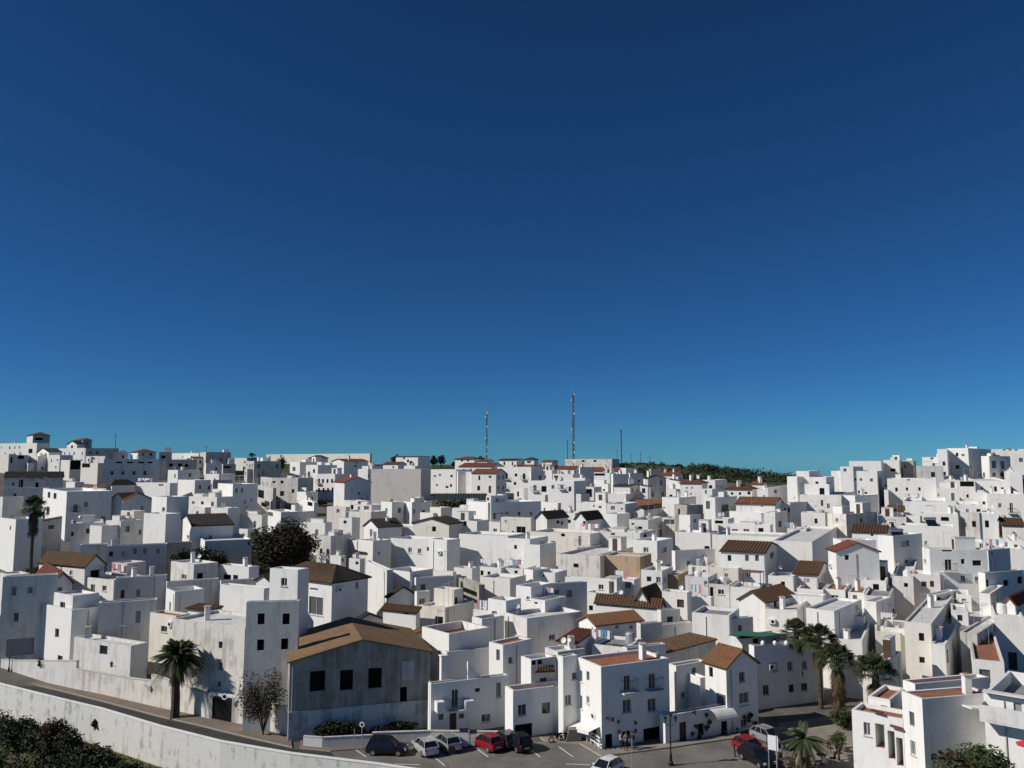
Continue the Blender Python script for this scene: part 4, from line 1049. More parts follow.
sheet('plaza', [(292, 748.7), (330, 749), (420, 747), (440, 741), (530, 743), (545, 741), (581, 743), (600, 756), (672, 747), (720, 741), (760, 736), (800, 728), (900, 728), (1100, 730), (1100, 860), (470, 860), (440, 781), (340, 762.4), (330, 751.4)], .009, asphalt)
sheet('pavement', [(-200, 629), (0, 673.5), (60, 686), (100, 695), (160, 709), (240, 725), (291, 740), (292, 748), (240, 736), (200, 726), (160, 717), (100, 701), (60, 691), (0, 677), (-200, 632)], .12, paving, kerbm)
sheet('pavement', [(540, 738), (583, 738), (602, 751), (673, 744), (740, 734), (742, 738), (674, 748), (602, 757.5), (580, 744.5), (545, 742)], .12, pave2, kerbm)
sheet('pavement', [(300, 741), (372, 741), (372, 749), (330, 752), (300, 748.5)], .10, paving, kerbm)
sheet('path', [(778, 724), (860, 712), (905, 735), (905, 800), (840, 800), (800, 776), (790, 745)], .06, pave2, kerbm)
for a, b, c, d in ((428, 752, 445, 766), (474, 747, 488, 757), (559, 747, 573, 757), (528, 748, 540, 757), (395, 764, 420, 765), (566, 764, 590, 765), (356, 750, 366, 757)):
    P, Q = on_z(a, b, ZS), on_z(c, d, ZS); m = MB(); dr = (Q-P).normalized(); n = Vector((-dr.y, dr.x, 0))*.06; z = Vector((0, 0, .014))
    m.poly([P-n+z, Q-n+z, Q+n+z, P+n+z], linem); tag(m.build('road_marking'), kind='structure')

# retaining wall
m = MB(); wm = wall_mat('retaining_wall_whitewash', (.72, .71, .67), amt=.6, stain=(.28, .27, .22), hard=(.54, .72), scale=1.1)
for i in range(len(RW)-1):
    a, b = RW[i], RW[i+1]; d = (b-a).normalized(); n = Vector((-d.y, d.x, 0)); n = n if n.y > 0 else -n
    m.poly([(a.x, a.y, -36), (b.x, b.y, -36), (b.x, b.y, RZ), (a.x, a.y, RZ)], wm)
    a2, b2 = a+n*.22, b+n*.22
    m.poly([(b2.x, b2.y, ZS-.5), (a2.x, a2.y, ZS-.5), (a2.x, a2.y, RZ), (b2.x, b2.y, RZ)], wm)
rw = m.build('retaining_wall', origin=RW[0]); tag(rw, 'long stained white retaining wall curving below the road at lower left', 'retaining wall')
m = MB()
for i in range(len(RW)-1):
    a, b = RW[i], RW[i+1]; d = (b-a).normalized(); n = Vector((-d.y, d.x, 0)); n = n if n.y > 0 else -n
    m.obox(a-n*.04, b-a, n*.3, (0, 0, .09), M['W'])
c = m.build('coping'); c.parent = rw; c.location = -RW[0]

# ================================================================ houses
for ln in DATA.strip().splitlines():
    if not ln or ln[0] == '#': continue
    f = [s.strip() for s in ln.split('|')]
    h = f[0].split(); lab = f[3]; cat = 'house'
    if '~' in lab: cat, lab = lab.split('~')
    house(float(h[0]), float(h[1]), float(h[2]), float(h[3]), h[4], h[5], f[1], f[2], lab, cat)

# ================================================================ plants
LM = dict(gold=leaf_mat('golden_dry_fronds', (.24, .155, .075), (.15, .10, .05)), dark=leaf_mat('dark_leaves', (.022, .032, .014), (.045, .052, .022)), brown=leaf_mat('reddish_brown_leaves', (.085, .048, .03), (.045, .036, .02)),
 green=leaf_mat('green_leaves', (.04, .068, .022), (.07, .09, .035)), olive=leaf_mat('olive_leaves', (.07, .075, .05), (.045, .05, .03)),
 palm=leaf_mat('palm_leaflets', (.028, .042, .016), (.052, .062, .025)), dry=leaf_mat('dry_fronds', (.13, .09, .05), (.07, .05, .03)), phx=leaf_mat('pale_palm_leaflets', (.06, .075, .036), (.04, .052, .024)),
 twig=leaf_mat('bare_twigs', (.13, .09, .07), (.09, .06, .05)), bark=noisy('bark', (.10, .075, .055), (.05, .04, .03), 3, .95, .6), hill=leaf_mat('hill_leaves', (.025, .042, .014), (.05, .065, .024)))
def leaves(mb, c, rx, ry, rz, n, size, mats, rs, hollow=.25, clumps=14):
    cl = []
    for i in range(clumps):
        th = rs.uniform(0, 2*math.pi); ph = math.acos(rs.uniform(-.75, 1)); r = rs.uniform(.25, .66)
        cl.append((Vector((math.cos(th)*math.sin(ph)*rx*r, math.sin(th)*math.sin(ph)*ry*r, math.cos(ph)*rz*r)), rs.uniform(.32, .48), rs.choice(mats)))
    for i in range(n):
        k, cr, mt = rs.choice(cl)
        d = Vector((rs.gauss(0, 1), rs.gauss(0, 1), rs.gauss(0, 1))).normalized(); rr = rs.random()**.4*cr
        p = c+k+Vector((d.x*rx*rr, d.y*ry*rr, d.z*rz*rr*.9))
        a = Vector((rs.gauss(0, 1), rs.gauss(0, 1), rs.gauss(0, .7))).normalized(); b = a.cross(Vector((rs.gauss(0, 1), rs.gauss(0, 1), rs.gauss(0, 1)))).normalized()
        s = size*rs.uniform(.6, 1.4)
        mb.poly([p-a*s, p+b*s*.45, p+a*s, p-b*s*.45], mt)
def tree(px, ybase, ytop, wpx, Y, mats, label, seed, name='broadleaf_tree', cat='tree', n=2500, size=.22, group=None, squash=1.0, crown_low=.35, clumps=16, zb=None):
    rs = random.Random(seed); top = at(px, ytop, Y); bz = zb if zb is not None else (terr_xy(top.x, Y) if ybase is None else rowz(ybase, Y))
    H = top.z-bz; root = empty(name, (top.x, Y, bz)); tag(root, label, cat, group)
    rx = wpx/2*Y/F; cb = bz+H*crown_low; cz = (top.z+cb)/2; rz = (top.z-cb)/2
    m = MB(); c = Vector((top.x, Y, cz)); b0 = Vector((top.x, Y, bz-.3)); r = max(.06, rx*.09)
    fork = b0.lerp(c, .55)+Vector((rs.uniform(-.1, .1)*rx, 0, 0)); m.tube([b0, fork], [r*1.2, r*.85], M_BARK, 8)
    for k in range(7):
        a = 2*math.pi*k/7+rs.uniform(-.3, .3); e = c+Vector((math.cos(a)*rx*.6, math.sin(a)*rx*.6, rs.uniform(-.1, .6)*rz)); mid = fork.lerp(e, .5)+Vector((0, 0, rz*.12))
        m.tube([fork, mid, e], [r*.6, r*.4, r*.12], M_BARK, 5)
    m.build('trunk', root)
    m = MB(); leaves(m, c, rx, rx*squash, rz, n, size, [LM[k] for k in mats], rs, clumps=clumps); m.build('crown', root)
    return root
M_BARK = LM['bark']
def bushy(px, ybase, wpx, hpx, Y, mats, label, seed, name='bush', n=900, size=.16, group=None, zb=None, cat='bush', deep=2.5):
    rs = random.Random(seed); b = at(px, ybase, Y)
    root = empty(name, b); tag(root, label, cat, group); rx = wpx/2*Y/F; H = hpx*Y/F
    m = MB(); gz = terr_xy(b.x, b.y)
    if name in ('bush', 'bare_shrub') and b.z-gz > .4: m.tube([Vector((b.x, b.y, gz-.2)), b], .08, M_BARK, 6)
    for k in range(8):
        a = 2*math.pi*k/8; m.tube([b-Vector((0, 0, .2)), b+Vector((math.cos(a)*rx*.5, math.sin(a)*rx*.4, H*.7))], [.05, .015], M_BARK, 4)
    m.build('stem', root)
    m = MB(); leaves(m, b+Vector((0, 0, H*.5)), rx, min(rx, deep), H*.5, n, size, [LM[k] for k in mats], rs); m.build('foliage', root)
    return root
def fan_palm(px, ybase, ycrown, rpx, Y, label, seed, skirt=.5, trunk=.2, zb=None, group='fan palms', feather=False, nf=46, top=1.0, lo=-.6, dry='dry'):
    rs = random.Random(seed); c = at(px, ycrown, Y); bz = rowz(ybase, Y) if zb is None else zb
    root = empty('palm_tree', (c.x, Y, bz)); tag(root, label, 'palm tree', group); Rr = rpx*Y/F
    m = MB(); b0 = Vector((c.x+rs.uniform(-.15, .15), Y, bz-.3)); pts = [b0.lerp(c, k/8)+Vector((math.sin(k)*.04, 0, 0)) for k in range(9)]
    m.tube(pts, [trunk*(1.25-.35*k/8)*(1+.06*(k % 2)) for k in range(9)], M_BARK, 8); m.build('trunk', root)
    m = MB(); dm = MB()
    def fan(mb, o, d, L, mats, droop):
        d = d.normalized(); side = d.cross(Vector((0, 0, 1)))
        if side.length < .1: side = Vector((1, 0, 0))
        side.normalize(); up = side.cross(d)
        if feather:
            prev = o; n = 9; pts = [o]
            for i in range(1, n+1):
                tt = i/n; q = o+d*L*tt+Vector((0, 0, -droop*L*tt*tt*.75)); pts.append(q)
            mb.tube(pts, [.035*(1-.8*i/n) for i in range(n+1)], mats, 3, False)
            for i in range(1, n+1):
                for k in range(3):
                    q = pts[i-1].lerp(pts[i], k/3); dd = (pts[i]-pts[i-1]).normalized(); w = L*(.24 if feather == 1 else .17)*math.sin(math.pi*min(.97, .12+.85*(i+k/3)/n))
                    for s in (-1, 1):
                        e = q+side*s*w*.85+dd*w*.6-Vector((0, 0, w*.35)); mb.poly([q-dd*.05, q+dd*.07, e], mats)
        else:
            h = o+d*L*.45; mb.tube([o, h], .025, mats, 3, False); K = 13; e0 = None
            for k in range(K):
                a = (k/(K-1)-.5)*2.6; dirn = (d*math.cos(a)+side*math.sin(a)+up*.0).normalized(); ln = L*.62*(1-.25*abs(a)/1.3)*rs.uniform(.85, 1.1)
                q = h+dirn*ln*.6; e = h+dirn*ln-Vector((0, 0, ln*(.25+droop*.5))); w = side*math.cos(a)-d*math.sin(a); ww = ln*.055
                mb.poly([h, q-w*ww, e, q+w*ww], mats)
    for i in range(nf):
        a = i*2.39996; el = rs.uniform(lo, 1.5)*top if not feather else rs.uniform(-.55, 1.15)
        d = Vector((math.cos(a)*math.cos(el), math.sin(a)*math.cos(el), math.sin(el)))
        fan(m, c+d*.12, d, Rr*rs.uniform(.85, 1.08), LM['phx'] if feather == 2 else LM['palm'], rs.uniform(.45, 1.0) if feather else rs.uniform(.1, .5))
    m.build('crown', root)
    if skirt > 0:
        for i in range(int(nf*1.1)):
            a = rs.uniform(0, 6.283); o = c-Vector((0, 0, rs.uniform(.0, skirt)*Rr*1.3)); d = Vector((math.cos(a)*.33, math.sin(a)*.33, -.9))
            fan(dm, o, d, Rr*rs.uniform(.55, .85), LM[dry], .3)
        dm.build('dry_skirt', root)
    return root
fan_palm(178, 718, 655, 27, 79, 'stout palm with drooping green crown beside the lower-left road', 1, skirt=.12, trunk=.36, feather=1, nf=130)
fan_palm(34, 600, 508, 14, 117, 'tall thin palm standing alone at the far left', 2, skirt=1.0, trunk=.22, nf=50, zb=terr(33, 117))
fan_palm(797, 707, 634, 17, 84, 'leftmost and slimmest palm of the group in front of the white block', 3, skirt=.2, trunk=.18, nf=64)
fan_palm(819, 712, 641, 19, 82, 'tallest middle palm of the group in front of the white block', 4, skirt=.45, trunk=.19, nf=60, lo=-.3)
fan_palm(837, 718, 662, 21, 80, 'rightmost palm of the group, with the longest ragged skirt', 5, skirt=1.2, trunk=.2, nf=62, lo=-.25)
fan_palm(875, 735, 676, 25, 73, 'palm with round brown skirt rising behind the arcaded terrace house', 6, skirt=1.0, trunk=.35, nf=50, top=1.0, lo=.0, dry='gold')
fan_palm(804, 775, 739, 27, 66, 'small young palm with pale arching fronds beside the signboard', 7, skirt=.15, trunk=.28, feather=2, nf=34, group=None)
fan_palm(252, 475, 458, 6, 290, 'tiny palm silhouetted on the ridge', 8, skirt=.0, trunk=.3, nf=24, group=None, zb=terr(252, 290))
tree(286, None, 516, 74, 128, ['brown', 'brown', 'dark'], 'big round tree with reddish brown top in the left middle of town', 11, n=26000, size=.24, crown_low=.05, clumps=44)
tree(281, None, 454, 13, 300, ['dark'], 'dark leaning cypress on the ridge', 12, name='cypress', n=900, size=.3, crown_low=.05)
for i, (px, yt_, w_, Yy, lb) in enumerate(((396, 453, 11, 330, 'small dark tree right behind the villa with red lantern, on its left'), (434, 455, 9, 330, 'darker left tree of the pair right of the red-lantern villa'), (441, 454, 10, 332, 'round right tree of the pair right of the red-lantern villa'),
    (455, 461, 8, 330, 'little dark tree in front of the red-hipped skyline villa'), (481, 454.5, 8, 345, 'dark round tree at the first mast foot'), (590, 457.5, 14, 372, 'dark tree left in front of the skyline depot'), (601, 459, 13, 372, 'dark tree right in front of the skyline depot'), (613, 457, 5, 372, 'narrow dark tree at the right end of the skyline depot'), (621, 461, 10, 370, 'low dark tree at the third mast foot'),
    (574, 459, 8, 374, 'small tree at the big mast foot'), (708, 461.5, 19, 560, 'tallest round tree on the green hill'))):
    tree(px, None, yt_, w_, Yy, ['dark', 'hill'], lb, 20+i, n=700, size=.42 if Yy < 400 else .6, crown_low=.1, group='dark trees on the skyline', zb=None if Yy < 400 else rowz(478, Yy))
bushy(195, 568, 52, 22, 127, ['olive', 'dark'], 'wide olive-grey bush behind the twin white boxes', 41, n=3000, size=.2, name='bush')
bushy(216, 570, 26, 20, 126, ['olive'], 'smaller olive-grey bush right of the wide one', 42, n=1200, size=.2)
bushy(263, 731, 56, 64, 74.0, ['twig', 'twig', 'dark'], 'leafless brown shrub over the wall left of the warehouse', 43, n=5000, size=.09, name='bare_shrub', deep=.9)
bushy(338, 741, 62, 20, 73.0, ['dark'], 'dark bush in the planter at left under the warehouse wall', 44, n=5200, size=.14, deep=1.0)
bushy(396, 741, 62, 20, 74.6, ['dark'], 'dark bush at right under the warehouse wall', 45, n=5000, size=.14, deep=1.0)
bushy(448, 510, 28, 12, 207, ['dry', 'olive'], 'yellowish bush under the hill car park', 46, n=700, size=.35)
bushy(466, 510, 28, 12, 207, ['dark', 'green'], 'green bush right of the yellowish one under the hill car park', 47, n=700, size=.35)
bushy(320, 506, 18, 9, 215, ['dark'], 'dark bushes at the steep planted street', 48, n=600, size=.3)
bushy(262, 573, 26, 8, 121, ['dark', 'green'], 'row of pot plants above the small pot-plant box', 49, n=500, size=.14, name='plant')
bushy(95, 593, 44, 9, 118, ['dark', 'green'], 'plants crowding the left roof terrace', 50, n=700, size=.16, name='plant')
bushy(227, 583, 10, 7, 122, ['dark'], 'plants on the balcony of the small box house', 51, n=300, size=.12, name='plant')
bushy(42, 671, 12, 14, 92, ['dark', 'green'], 'potted bush at the tower house door', 52, n=500, size=.12)
bushy(40, 575, 50, 8, 126, ['olive', 'dark'], 'scrub along the weathered wall at far left', 53, n=900, size=.16)
tree(845, 735, 706, 44, 76, ['green', 'green', 'dark'], 'loose green tree in front of the palm group', 61, n=2600, size=.13, crown_low=.25)
tree(972, 830, 742, 84, 57, ['green', 'green', 'brown'], 'leafy tree at the bottom right corner under the red-roofed terrace house', 62, n=7000, size=.13, crown_low=.35, clumps=26, zb=ZS)
tree(838, 766, 728, 26, 68, ['olive', 'green'], 'thin small street tree right of the young palm', 63, n=700, size=.11, crown_low=.3)
# dark shrubs on the slope at lower left, each its own bush, on the ground below the wall
outline = [(-30, 706), (2, 708), (22, 713), (40, 716), (56, 711), (72, 722), (86, 738), (103, 746), (125, 755), (148, 764)]
labs = ['shrub cut by the left edge below the wall', 'tall dark shrub nearest the left edge', 'dark shrub left of the pointed reddish one', 'low dark shrub under the wall at left', 'pointed shrub with some reddish twigs, fifth from the left below the wall', 'dark shrub sloping down right of the pointed one', 'reddish brown shrub midway down the slope', 'round dark shrub under the wall stain', 'small dark shrub near the slope end', 'last low shrub at the right end of the slope']
for i, (px, py) in enumerate(outline):
    Y = 84-i*1.6; b = at(px, py, Y)
    tree(px, None, py, 46-i*1.5, Y, ['dark', 'dark', 'dark', 'olive'] if i not in (4, 6) else ['dark', 'dark', 'brown'], labs[i], 70+i, name='shrub', cat='shrub', n=3600, size=.15, crown_low=-.25, group='dark shrubs below the retaining wall', zb=-27.5, clumps=26)
frontl = ['front left shrub in the dark thicket', 'second shrub in the front of the thicket', 'greenish front shrub in the middle of the thicket', 'fourth front shrub of the thicket', 'fifth front shrub of the thicket, lower', 'rightmost front shrub of the thicket']
for i, (px, py) in enumerate(((0, 728), (28, 732), (52, 734), (75, 742), (98, 755), (120, 766))):
    tree(px, None, py, 50, 68-i*.6, ['dark', 'olive', 'green', 'dark'], frontl[i], 90+i, name='shrub', cat='shrub', n=3200, size=.14, crown_low=-.3, group='dark shrubs below the retaining wall', zb=-28.5, clumps=24)
rs = random.Random(5); m = MB()
for i in range(9000):
    px = rs.uniform(-60, 260); k = rs.random(); yw = wall_y(px)-1-k*16
    x = (px-512)/F*(yw*CP-27*SP); z = lowz(yw, wall_y(px)); h = rs.uniform(.1, .5); a = rs.uniform(0, 6.28); d = Vector((math.cos(a)*.07, math.sin(a)*.07, 0)); p = Vector((x, yw, z))
    m.poly([p-d, p+d, p+Vector((rs.uniform(-.1, .1), rs.uniform(-.1, .1), h))], LM['green'] if rs.random() < .6 else LM['olive'])
tag(m.build('grass'), 'rough grass below the retaining wall', 'grass', kind='stuff')
# weeds in the wall
for px, py, s, lb, sd in ((95, 724, 9, 'dark weed tuft hanging from the retaining wall', 1), ):
    d = wall_y(px)-.35; bushy(px, py+4, s, 9, d, ['dark'], lb, sd, name='weed', n=350, size=.12, cat='weed')

# ================================================================ hill with woods
ridge = [(500, 470), (560, 467), (600, 463.5), (640, 462), (670, 464), (700, 467.5), (730, 470), (760, 474), (790, 477.5), (830, 480), (900, 483), (1000, 488), (1100, 495)]
m = MB(); cols = []
for u, yr in [(u, interp(u, [r[0] for r in ridge], [r[1] for r in ridge])) for u in range(500, 1101, 20)]:
    c = []
    for Y, dy in ((400, 22), (470, 15), (520, 8), (580, 3), (640, 0.6), (700, 3), (900, 10)):
        p = at(u, yr+dy, Y); c.append(tuple(p))
    cols.append(c)
for i in range(len(cols)-1):
    for j in range(6): m.poly([cols[i][j], cols[i+1][j], cols[i+1][j+1], cols[i][j+1]], hillm)
tag(m.build('hill'), kind='structure')
m = MB(); rs = random.Random(9)
for i in range(1500):
    u = rs.uniform(625, 980); Y = rs.uniform(405, 645); yr = interp(u, [r[0] for r in ridge], [r[1] for r in ridge]); dy = interp(Y, [405, 470, 520, 580, 640, 700], [20, 15, 8, 3, .6, 3])
    if u < 690 and rs.random() < .75 and dy < 9: continue
    c = at(u, yr+dy, Y); r = rs.uniform(2.0, 4.2) if u > 690 else rs.uniform(.8, 1.6)
    leaves(m, c+Vector((0, 0, r*.5)), r*1.3, r*1.3, r, 26, .75, [LM['hill'], LM['dark']], rs, clumps=4)
tag(m.build('woods'), 'dark green scrub woods covering the hill', 'woods', kind='stuff')

# ================================================================ masts
def mast(px, ytop, ybase, Y, w, label, mat_a, mat_b, arms=True, seed=0):
    rs = random.Random(seed); b = at(px, ybase, Y); t_ = at(px, ytop, Y); root = empty('lattice_mast', (b.x, Y, b.z-2)); tag(root, label, 'radio mast', 'masts on the ridge')
    H = t_.z-b.z+2; m = MB(); m2 = MB(); n = int(H/2.2); legs = []
    for k in range(3):
        a = 2*math.pi*k/3+.3; legs.append(Vector((math.cos(a)*w, math.sin(a)*w, 0)))
    o = Vector((b.x, Y, b.z-2))
    for i in range(n):
        z0, z1 = H*i/n, H*(i+1)/n; mm = m if (i*6//n) % 2 == 0 else m2; mt = mat_a if mm is m else mat_b
        for k in range(3):
            a, c = legs[k], legs[(k+1) % 3]; mm.tube([o+a+Vector((0, 0, z0)), o+a+Vector((0, 0, z1))], w*.14+.03, mt, 4, False)
            mm.tube([o+a+Vector((0, 0, z0)), o+c+Vector((0, 0, z1))], w*.09+.015, mt, 3, False); mm.tube([o+c+Vector((0, 0, z0)), o+a+Vector((0, 0, z1))], w*.09+.015, mt, 3, False)
            mm.tube([o+a+Vector((0, 0, z1)), o+c+Vector((0, 0, z1))], w*.09+.015, mt, 3, False)
    m.build('lower_lattice', root); m2.build('band_lattice', root)
    if arms:
        for f_, s in ((.98, 1), (.9, -1), (.72, 1), (.5, -1), (.33, 1), (.2, 1)):
            a = MB(); p = o+Vector((s*w*1.2, -w, H*f_)); a.lathe(p, [(0, -.4), (.28, -.4), (.32, 0), (.28, .4), (0, .4)], M['plastic'], 8); a.tube([p, o+Vector((0, 0, H*f_))], .07, M['alu'], 4); a.build('antenna_drum', root)
    a = MB(); a.tube([o+Vector((0, 0, H)), o+Vector((0, 0, H+3.0))], .06, M['alu'], 4); a.build('lightning_rod', root)
    return root
mg = plain('mast_grey', (.13, .14, .17), .5); md = plain('mast_dark', (.07, .075, .09), .6); mr = plain('mast_pale', (.34, .37, .44), .5)
mast(573.5, 393, 463, 375, .5, 'tallest radio mast, slim grey lattice with small drums, in the centre of the skyline', mg, md, True, 1)
mast(486.5, 412, 460, 360, .33, 'second tallest radio mast, dark slim lattice left of the tallest one', md, mg, True, 2)
mast(621.5, 429, 463, 390, .26, 'thin dark lattice mast right of the tallest one', md, md, False, 3)
mast(567.5, 440, 462, 385, .16, 'very thin mast just left of the tallest one', md, md, False, 4)
for i, (px, y0, y1, lb) in enumerate(((617, 449, 464, 'short thin pole left of the third mast'), (631, 453, 463, 'first small pole on the grassy ridge'), (640.5, 452, 463, 'second small pole on the grassy ridge'), (650, 455, 463, 'third small pole on the grassy ridge'), (115.5, 433, 452, 'thin pole on the left ridge'), (206, 445, 460, 'thin antenna pole on the cube house ridge'))):
    Y = 395 if px > 300 else 330; a, b = at(px, y0, Y), at(px, y1+2, Y); m = MB(); m.tube([b, a], [.16, .08], md, 5); m.tube([a+Vector((-.7, 0, -1)), a+Vector((.7, 0, -1))], .06, md, 4)
    tag(m.build('aerial_pole', origin=b), lb, 'pole', 'poles on the ridge')
# ================================================================ near buildings by the street
def near(*a, **k): return house(*a, **k)
def V3b(p): return Vector(p)
def onface(d, px, py, face, q=0.0):
    r = Vector(ray(px, py)); A, B, c0 = d['A'], d['B'], d['C0']; n = -B if face == 0 else -A; k = n.dot(c0)/n.dot(r); return r*k+n*q
def wpt(px, py, Y): return at(px, py, Y)
# brick warehouse
wh = near(288.5, 290, 430, 661.5, '@742', 72, 'X gA16.5 tw d10.5 blank', '317.5,681,15,20D 346.5,680,13,20D 375,678,13.5,20D 403.5,695.5,7,17D', 'grey rendered warehouse with shallow orange tiled roof and three dark windows', 'warehouse')
W_ = dict(last); plinthm = wall_mat('worn_plinth_paint', (.60, .60, .59), stain=(.25, .24, .22), amt=.65, hard=(.45, .6), scale=.6)
m = MB(); A, B, c0 = W_['A'], W_['B'], W_['C0']; zt = rowz(712, W_['Y']); b = Vector((c0.x, c0.y, ZS-.5))
m.obox(b-A*.0+A*.05-B*.01-A*.17, B*(W_['LB']+.02), -A*-.115, (0, 0, zt-ZS+.5), plinthm); m.build('plinth', wh)
m = MB(); q = Vector((c0.x, c0.y, 0)); s0 = W_['LB']*.80; m.obox(Vector((c0.x, c0.y, rowz(690, W_['Y'])))+B*s0*.99-A*.02, B*1.15, A*.05, (0, 0, 1.7), M['G']); m.build('bricked_window', wh)
m = MB(); p0 = Vector((c0.x, c0.y, 0))-A*.09+B*(W_['LB']*.02)
for k in (.08,): m.tube([Vector((p0.x, p0.y, W_['z1']-.2)), Vector((p0.x, p0.y, ZS+.1))], .05, M['alu'], 6)
m.build('drainpipe', wh)
# white pole at the corner
def pole(px, y0, y1, r, label, name='pole', cat='pole', mat=None, Y=None):
    b = on_z(px, y1, ZS) if Y is None else at(px, y1, Y); a = at(px, y0, b.y); m = MB(); m.tube([b-Vector((0, 0, .2)), Vector((b.x, b.y, a.z))], [r, r*.8], mat or M['plastic'], 7)
    return tag(m.build(name, origin=b), label, cat), b, a
pole(429.5, 680, 736, .05, 'white upright pole at the warehouse corner')
# whitewashed houses facing the car park
near(429.5, 431, 508, 684, '@737', 66, 'W p.5 fg', '455,699,6.5,19b 477.5,690,2.2,4 498.5,690,4.6,15v 486,718,9,8 453,722,7,18d 461.5,716,3.5,5v 441,717,3,6v', 'white house with planted balcony and black window beside the warehouse')
H1 = dict(last); h1 = last['root']
for (xa, xb, ya, yb_) in ((434, 441.5, 700, 710.5), (462.5, 470.5, 699, 708.5)):
    m = MB(); A, B = H1['A'], H1['B']; p, q = onface(H1, xa, yb_, 1, .0), onface(H1, xb, yb_, 1, 0); t_ = onface(H1, xa, ya, 1, 0); q.z = p.z
    m.obox(p-A*.01, q-p, -A*.9, (0, 0, t_.z-p.z), M['W']); m.build('balcony_wall', h1)
m = MB(); p = V3b(onface(H1, 447.5, 684, 1, -1.2)); m.box(p, .55, .55, 2.2, M['W'], R(24)); m.box(p+Vector((0, 0, 2.2)), .7, .7, .1, M['W'], R(24)); m.build('chimney', h1)
m = MB(); p, q = onface(H1, 469, 684, 1, -.3), onface(H1, 488, 684, 1, -.3); up = Vector((0, 0, 1.9))
for o_ in (0, .25):
    a_ = H1['A']*o_; m.poly([p+a_, q+a_, p+a_+up][::(1 if o_ == 0 else -1)], M['W'])
m.poly([p+up, q, q+H1['A']*.25, p+up+H1['A']*.25], M['W']); m.poly([p, p+up, p+up+H1['A']*.25, p+H1['A']*.25], M['W']); m.build('sloping_parapet', h1)
near(446, 447, 505, 652, '=6', 66, 'W p.4 bare', 'auto', 'white house with sloping bright parapet behind the balcony house')
m = MB(); 
near(505, 513, 568, 691, '@739', 66, 'W p.9 fr', '522,710,8,11 546,708,8,11 523.5,733,17.5,18g', 'white house with garage and two grilled windows above the car park')
r2 = last['root']
house(521, 531, 556, 660, '=2.6', 60, 'W p.3 sub', '543.5,686,7,17b 533.5,661,4,8D 540,661,3,7D')
h2 = dict(last)
m = MB(); a, b, c, d = at(535, 672, h2['Y']+1.2), at(555, 671, h2['Y']+3), at(554, 665.5, h2['Y']+3.9), at(537, 667, h2['Y']+2.4)
tiles(m, a, b, c, d, M['tm'], 70); m.build('tiled_canopy', r2)
near(560, 563, 578, 657, '@738', 60, 'W p.3 fg', '574.5,676,3,7 568,700,6,10v', 'narrow shaded white house in the gap left of the terracotta-topped house')
near(577, 601, 669, 667, '@749', 64, 'W fr p.25 -',  '581,676,2,11v 588,676,2,9v 581,702,2.5,13v 588,700,2,7v 594,737,5,16d 627,683,6.5,15b 652,681,6.5,15b 627,706,8.5,13v 652,705,8.5,13v 609,743,7.5,18D 626.5,738,8,14D 652,738,17,21g', 'white three-storey house with terracotta flat roof and bar at its foot')
H3 = dict(last); h3 = last['root']
# awning, hanging pots, small wall ornaments and lettering-free plaque on the bar
def onface(d, px, py, face, q=0.0):
    r = Vector(ray(px, py)); A, B, c0 = d['A'], d['B'], d['C0']; n = -B if face == 0 else -A; k = n.dot(c0)/n.dot(r); return r*k+n*q
m = MB(); p0, p1 = onface(H3, 579, 722, 0), onface(H3, 600, 727, 0); n = -H3['B']*1.15+Vector((0, 0, -.3))
m.poly([p0, p1, p1+n, p0+n], M['aww']); m.poly([p0+Vector((0, 0, .03)), p0+n+Vector((0, 0, .03)), p1+n+Vector((0, 0, .03)), p1+Vector((0, 0, .03))], M['aww'])
m.poly([p0+n, p1+n, p1+n-Vector((0, 0, .2)), p0+n-Vector((0, 0, .2))], M['aww']); m.build('awning', h3)
for i, (px, py, r) in enumerate(((607, 719, .14), (612, 720, .2), (618, 722, .15), (635, 723, .12), (635, 731, .2), (618.5, 732, .14), (622, 737, .2), (631, 737, .2), (660, 720, .16), (593.5, 716, .22))):
    m = MB(); p = onface(H3, px, py, 1 if px > 601 else 0, .12); rs = random.Random(i); m.lathe(p-Vector((0, 0, .12)), [(.0, 0), (.08, 0), (.11, .16)], M['pot'], 7)
    leaves(m, p+Vector((0, 0, .1)), r, r, r, 40, .06, [LM['dark'], LM['green']], rs, clumps=4); m.build('hanging_flowerpot', h3)
m = MB(); p = onface(H3, 593.5, 716, 0, .05)
for r0, r1 in ((0, .35),):
    a = H3['A']; m.poly([p+a*math.cos(k*.52)*r1+Vector((0, 0, math.sin(k*.52)*r1)) for k in range(12)], M['whitecloth'])
m.build('round_sign', h3)
m = MB()
for px in (587, 591, 595, 599):
    p = on_z(px, 742+(px-587)*.62, ZS+.1); m.tube([p, p+Vector((0, 0, 1.0))], .04, M['plastic'], 5)
p, q = on_z(586, 741, ZS+.1), on_z(600, 750.5, ZS+.1)
for z in (.35, .65, .95): m.obox(p+Vector((0, 0, z)), q-p, Vector((.04, 0, 0)), (0, 0, .1), M['plastic'])
tag(m.build('railing', origin=p), 'white slatted railing in front of the bar', 'railing')
# steps beside the bar
m = MB()
for k in range(6):
    p = on_z(566+k*.6, 742-k*2.0, ZS+.1+.17*k); q = on_z(581+k*.3, 741.5-k*2.0, ZS+.1+.17*k); m.obox(p, q-p, Vector((0, .8, 0)), (0, 0, .17), paving); m.obox(p-Vector((0, .02, -.14)), q-p, Vector((0, .05, 0)), (0, 0, .04), kerbm)
tag(m.build('steps', origin=on_z(566, 742, ZS)), 'brown steps climbing between the white houses left of the bar', 'steps')
